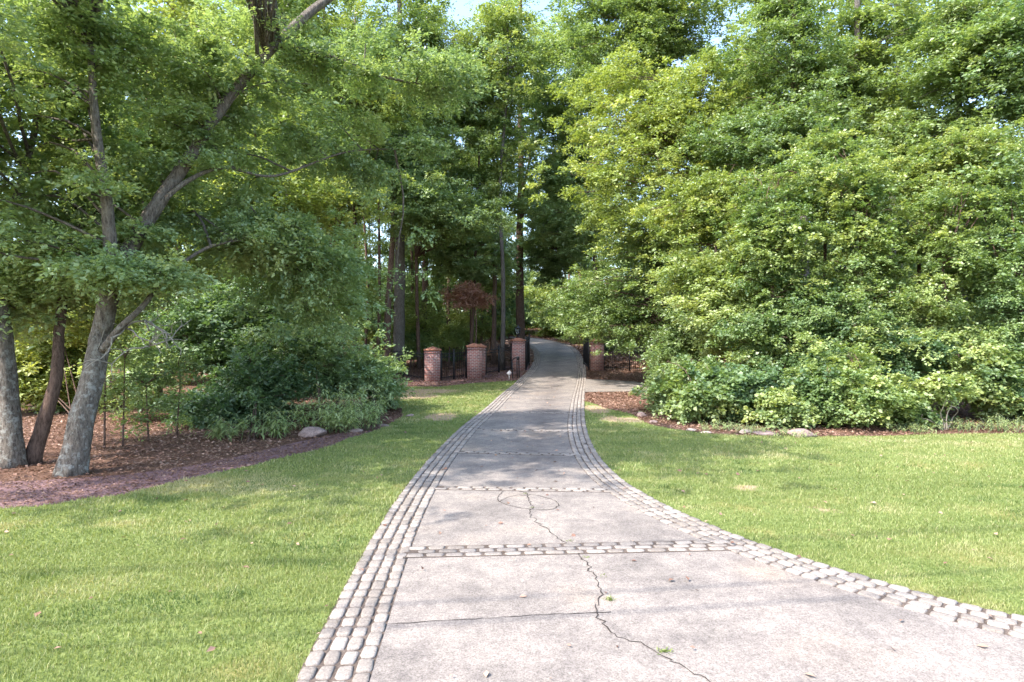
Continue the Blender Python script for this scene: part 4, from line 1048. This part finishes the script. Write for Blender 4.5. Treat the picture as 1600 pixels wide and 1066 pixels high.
def put(o, x, y, s, rz, word, group):
    first = o.name not in used
    c = o if first else copy_tree(o)
    used.add(o.name)
    c.location = (x, y, float(T(y)) - .05); c.scale = (s, s, s * RNG.uniform(.92, 1.1)); c.rotation_euler = (0, 0, rz)
    px = 800 + x / y * FPX
    mk = next(t for a, t in MARKS if px < a)
    col = ORIG[o.name]
    dw = "" if y < 45 else "deep in the wood " if y < 75 else "far back in the wood "
    base = f"{col} {word} {dw}{mk}"
    c["label"] = base; c["group"] = group
    SEEN.setdefault(base, []).append(c)
ORIG = {}
for L_, cols in ((K_tall, ("leafy green", "grey barked green", "yellow green")), (K_low, ("green", "yellow green", "dark green")), (K_bush, ("green", "dark green"))):
    for o, c in zip(L_, cols): ORIG[o.name] = c
drive_all = np.vstack([LO, RO[::-1]])
def clear(x, y, r):
    P = np.array([[x, y]])
    if y < 95:
        dmin = min(np.min(np.hypot(LO[:, 0] - x, LO[:, 1] - y)), np.min(np.hypot(RO[:, 0] - x, RO[:, 1] - y)))
        if dmin < r or inside(P, drive_all)[0]: return False
    px = 800 + x / y * FPX
    if y < 38 and 600 < px < 1010: return False
    if x > -8 and x < 2 and y < 36.5: return False
    if 2 < x < 11 and y < 35 : return False
    if y < 16.5 + r * .4: return False
    if 786 < px < 915 and y < 82: return False      # open sight up the drive
    return True
def scatter(kinds, n, y0, y1, r, smin, smax, word, group, wts=None, sep=1.5, pw=1.0):
    pts = []; tries = 0
    while len(pts) < n and tries < n * 60:
        tries += 1
        y = y0 + (y1 - y0) * RNG.uniform() ** pw; x = RNG.uniform(-y * .92 - 2, y * .92 + 2)
        if not clear(x, y, r): continue
        if any((x - a) ** 2 + (y - b_) ** 2 < sep ** 2 for a, b_ in pts): continue
        pts.append((x, y))
        k = RNG.choice(len(kinds), p=wts)
        put(kinds[k], x, y, RNG.uniform(smin, smax), RNG.uniform(0, 6.28), word, group)
scatter(K_tall, 62, 27, 105, 3.0, .8, 1.12, "tall tree", "tall woodland trees behind the fence", sep=3.4, wts=[.4, .3, .3])
scatter(K_low, 110, 20, 90, 2.8, .6, 1.05, "young tree", "young woodland trees behind the fence", sep=2.4, wts=[.4, .35, .25])
scatter(K_bush, 70, 18, 80, 2.0, .6, 1.2, "low bush", "low woodland bushes", sep=1.8, pw=1.3)

for px, d in ((1150, 38), (1200, 44), (1255, 36), (1290, 42), (1330, 38), (1385, 45), (1430, 38), (1490, 42), (1550, 38), (1270, 52), (612, 43), (588, 47), (765, 52), (752, 44), (290, 40), (310, 52), (335, 46), (350, 60), (375, 44), (390, 56), (405, 66), (270, 58), (250, 48), (620, 48), (648, 46), (600, 62), (480, 60), (510, 74), (540, 66), (565, 85), (590, 70), (610, 56), (628, 80), (640, 64), (662, 74), (685, 60), (700, 82), (720, 68), (745, 58), (760, 76), (430, 70), (455, 86)):
    put(K_low[int(RNG.integers(3))], (px - 800) / FPX * d, d, RNG.uniform(.8, 1.2), RNG.uniform(0, 6), "young tree", "young woodland trees behind the fence")
for px, d in ((1180, 40), (1265, 46), (1345, 42), (1450, 46), (300, 44), (345, 52), (395, 48), (470, 52), (530, 50), (580, 62), (648, 52), (690, 66), (730, 56), (755, 66)):
    put(K_tall[int(RNG.integers(3))], (px - 800) / FPX * d, d, RNG.uniform(.8, 1.0), RNG.uniform(0, 6), "tall tree", "tall woodland trees behind the fence")
for px, d in ((770, 88), (800, 92), (825, 95), (850, 90), (870, 97), (890, 91), (910, 87), (930, 95), (950, 88), (975, 93), (840, 104), (880, 106), (800, 104)):
    put(K_low[int(RNG.integers(3))], (px - 800) / FPX * d, d, RNG.uniform(.8, 1.25), RNG.uniform(0, 6), "young tree", "young woodland trees behind the fence")
for px, d in ((790, 100), (830, 103), (860, 108), (885, 101), (915, 104), (945, 99)):
    put(K_tall[int(RNG.integers(3))], (px - 800) / FPX * d, d, RNG.uniform(.8, 1.1), RNG.uniform(0, 6), "tall tree", "tall woodland trees behind the fence")
# ------------------------------------------------------------------ litter, chips, weeds in the crack
def scatter_leaves(name, n, box, excl, size, tint0, label, m='litter', z=.012, ok=None):
    P = np.stack([RNG.uniform(box[0], box[1], n), RNG.uniform(box[2], box[3], n)], 1)
    P = P[np.abs(P[:, 0]) < P[:, 1] * .9 + 2]
    for e in excl: P = P[~inside(P, e)]
    if ok is not None: P = P[inside(P, ok)]
    n = len(P); a = RNG.uniform(0, 6.28, n); D = nrm(np.stack([np.cos(a), np.sin(a), RNG.uniform(-.1, .35, n)], 1))
    Nn = nrm(np.array([0, 0, 1.0]) + RNG.normal(0, .35, (n, 3)))
    sz = size * RNG.uniform(.5, 1.4, n) * (1 + P[:, 1] / 60)
    B_ = np.column_stack([P, T(P[:, 1]) + z + RNG.uniform(0, .02, n)])
    tag(link(name, leaf_mesh(name, B_, D, Nn, sz, sz * RNG.uniform(.35, .7, n), tint0 + RNG.normal(0, .24, n) + .25 * vnoise(P, 1.3, 3), M[m])), label, "litter", None, 'stuff')
excl = [drive_all, lawnL, lawnR, pad]
scatter_leaves("leaf_litter", 130000, (-14, 3, 8.5, 36), excl + [ml], .052, .5, "brown fallen leaves under the oaks and behind the mulch bed")
scatter_leaves("leaf_litter", 80000, (2, 18, 13, 36), excl, .055, .5, "brown fallen leaves in the bed beside the parking pad")
scatter_leaves("leaf_litter", 90000, (-50, 50, 36, 95), [drive_all], .14, .55, "brown fallen leaves on the wooded slope above the gate")
scatter_leaves("mulch_chips", 70000, (-12, -2, 7, 20), [], .038, .42, "reddish bark chips spread over the mulch bed", ok=ml, z=.008)
scatter_leaves("fallen_leaves", 900, (-9, 12, 3, 30), [], .055, .6, "stray dry leaves lying on the lawns and the driveway", z=.036)
for px, py, n, lb_ in ((820, 775, 14, "weed tuft at the head of the crack"), (832, 797, 12, "small weed tuft inside the ring of cracks"), (890, 850, 14, "weed tuft where the crack meets the cobble band"), (915, 876, 12, "weed tuft just below the cobble band"), (944, 905, 7, "thin weed tuft halfway along the crack"), (953, 943, 26, "largest weed tuft growing in the crack"), (1037, 1028, 24, "flat weed tuft at the near end of the crack")):
    b = G(px, py) + np.array([0, 0, .03]); n = max(3, int(n * .6)); r_ = empty("weed_tuft", b, lb_, "weed")
    m_ = MB(); PP = RNG.normal(0, .015, (n * 3, 3)) * [1.3, 1, 0]; a = RNG.uniform(0, 6.28, n * 3); D = nrm(np.stack([np.cos(a), np.sin(a), RNG.uniform(.2, 1.2, n * 3)], 1))
    L_ = RNG.uniform(.02, .06, n * 3) * (1.0 if n > 12 else .65)
    link("blades", leaf_mesh("blades", PP, D, nrm(np.array([0, 0, 1.]) + RNG.normal(0, .5, PP.shape)), L_, L_ * .16, .25 + RNG.normal(0, .2, n * 3), M['grass']), r_)

# utility cables strung along the road behind the viewer; they shade the slab
for k, (yy, zz) in enumerate(((1.15, 8.3), (1.55, 8.3), (2.1, 9.6), (2.5, 8.9))):
    t = np.linspace(-1, 1, 21)
    pts = np.stack([t * 26, yy + .16 * t * 26 * .9, zz + 1.1 * t * t], 1)
    m_ = MB(); m_.tube(pts, .019, 6); o = m_.build("utility_cable", M['iron'])
    tag(o, "black utility cable strung along the road above the driveway mouth", "cable", "utility cables over the driveway mouth")
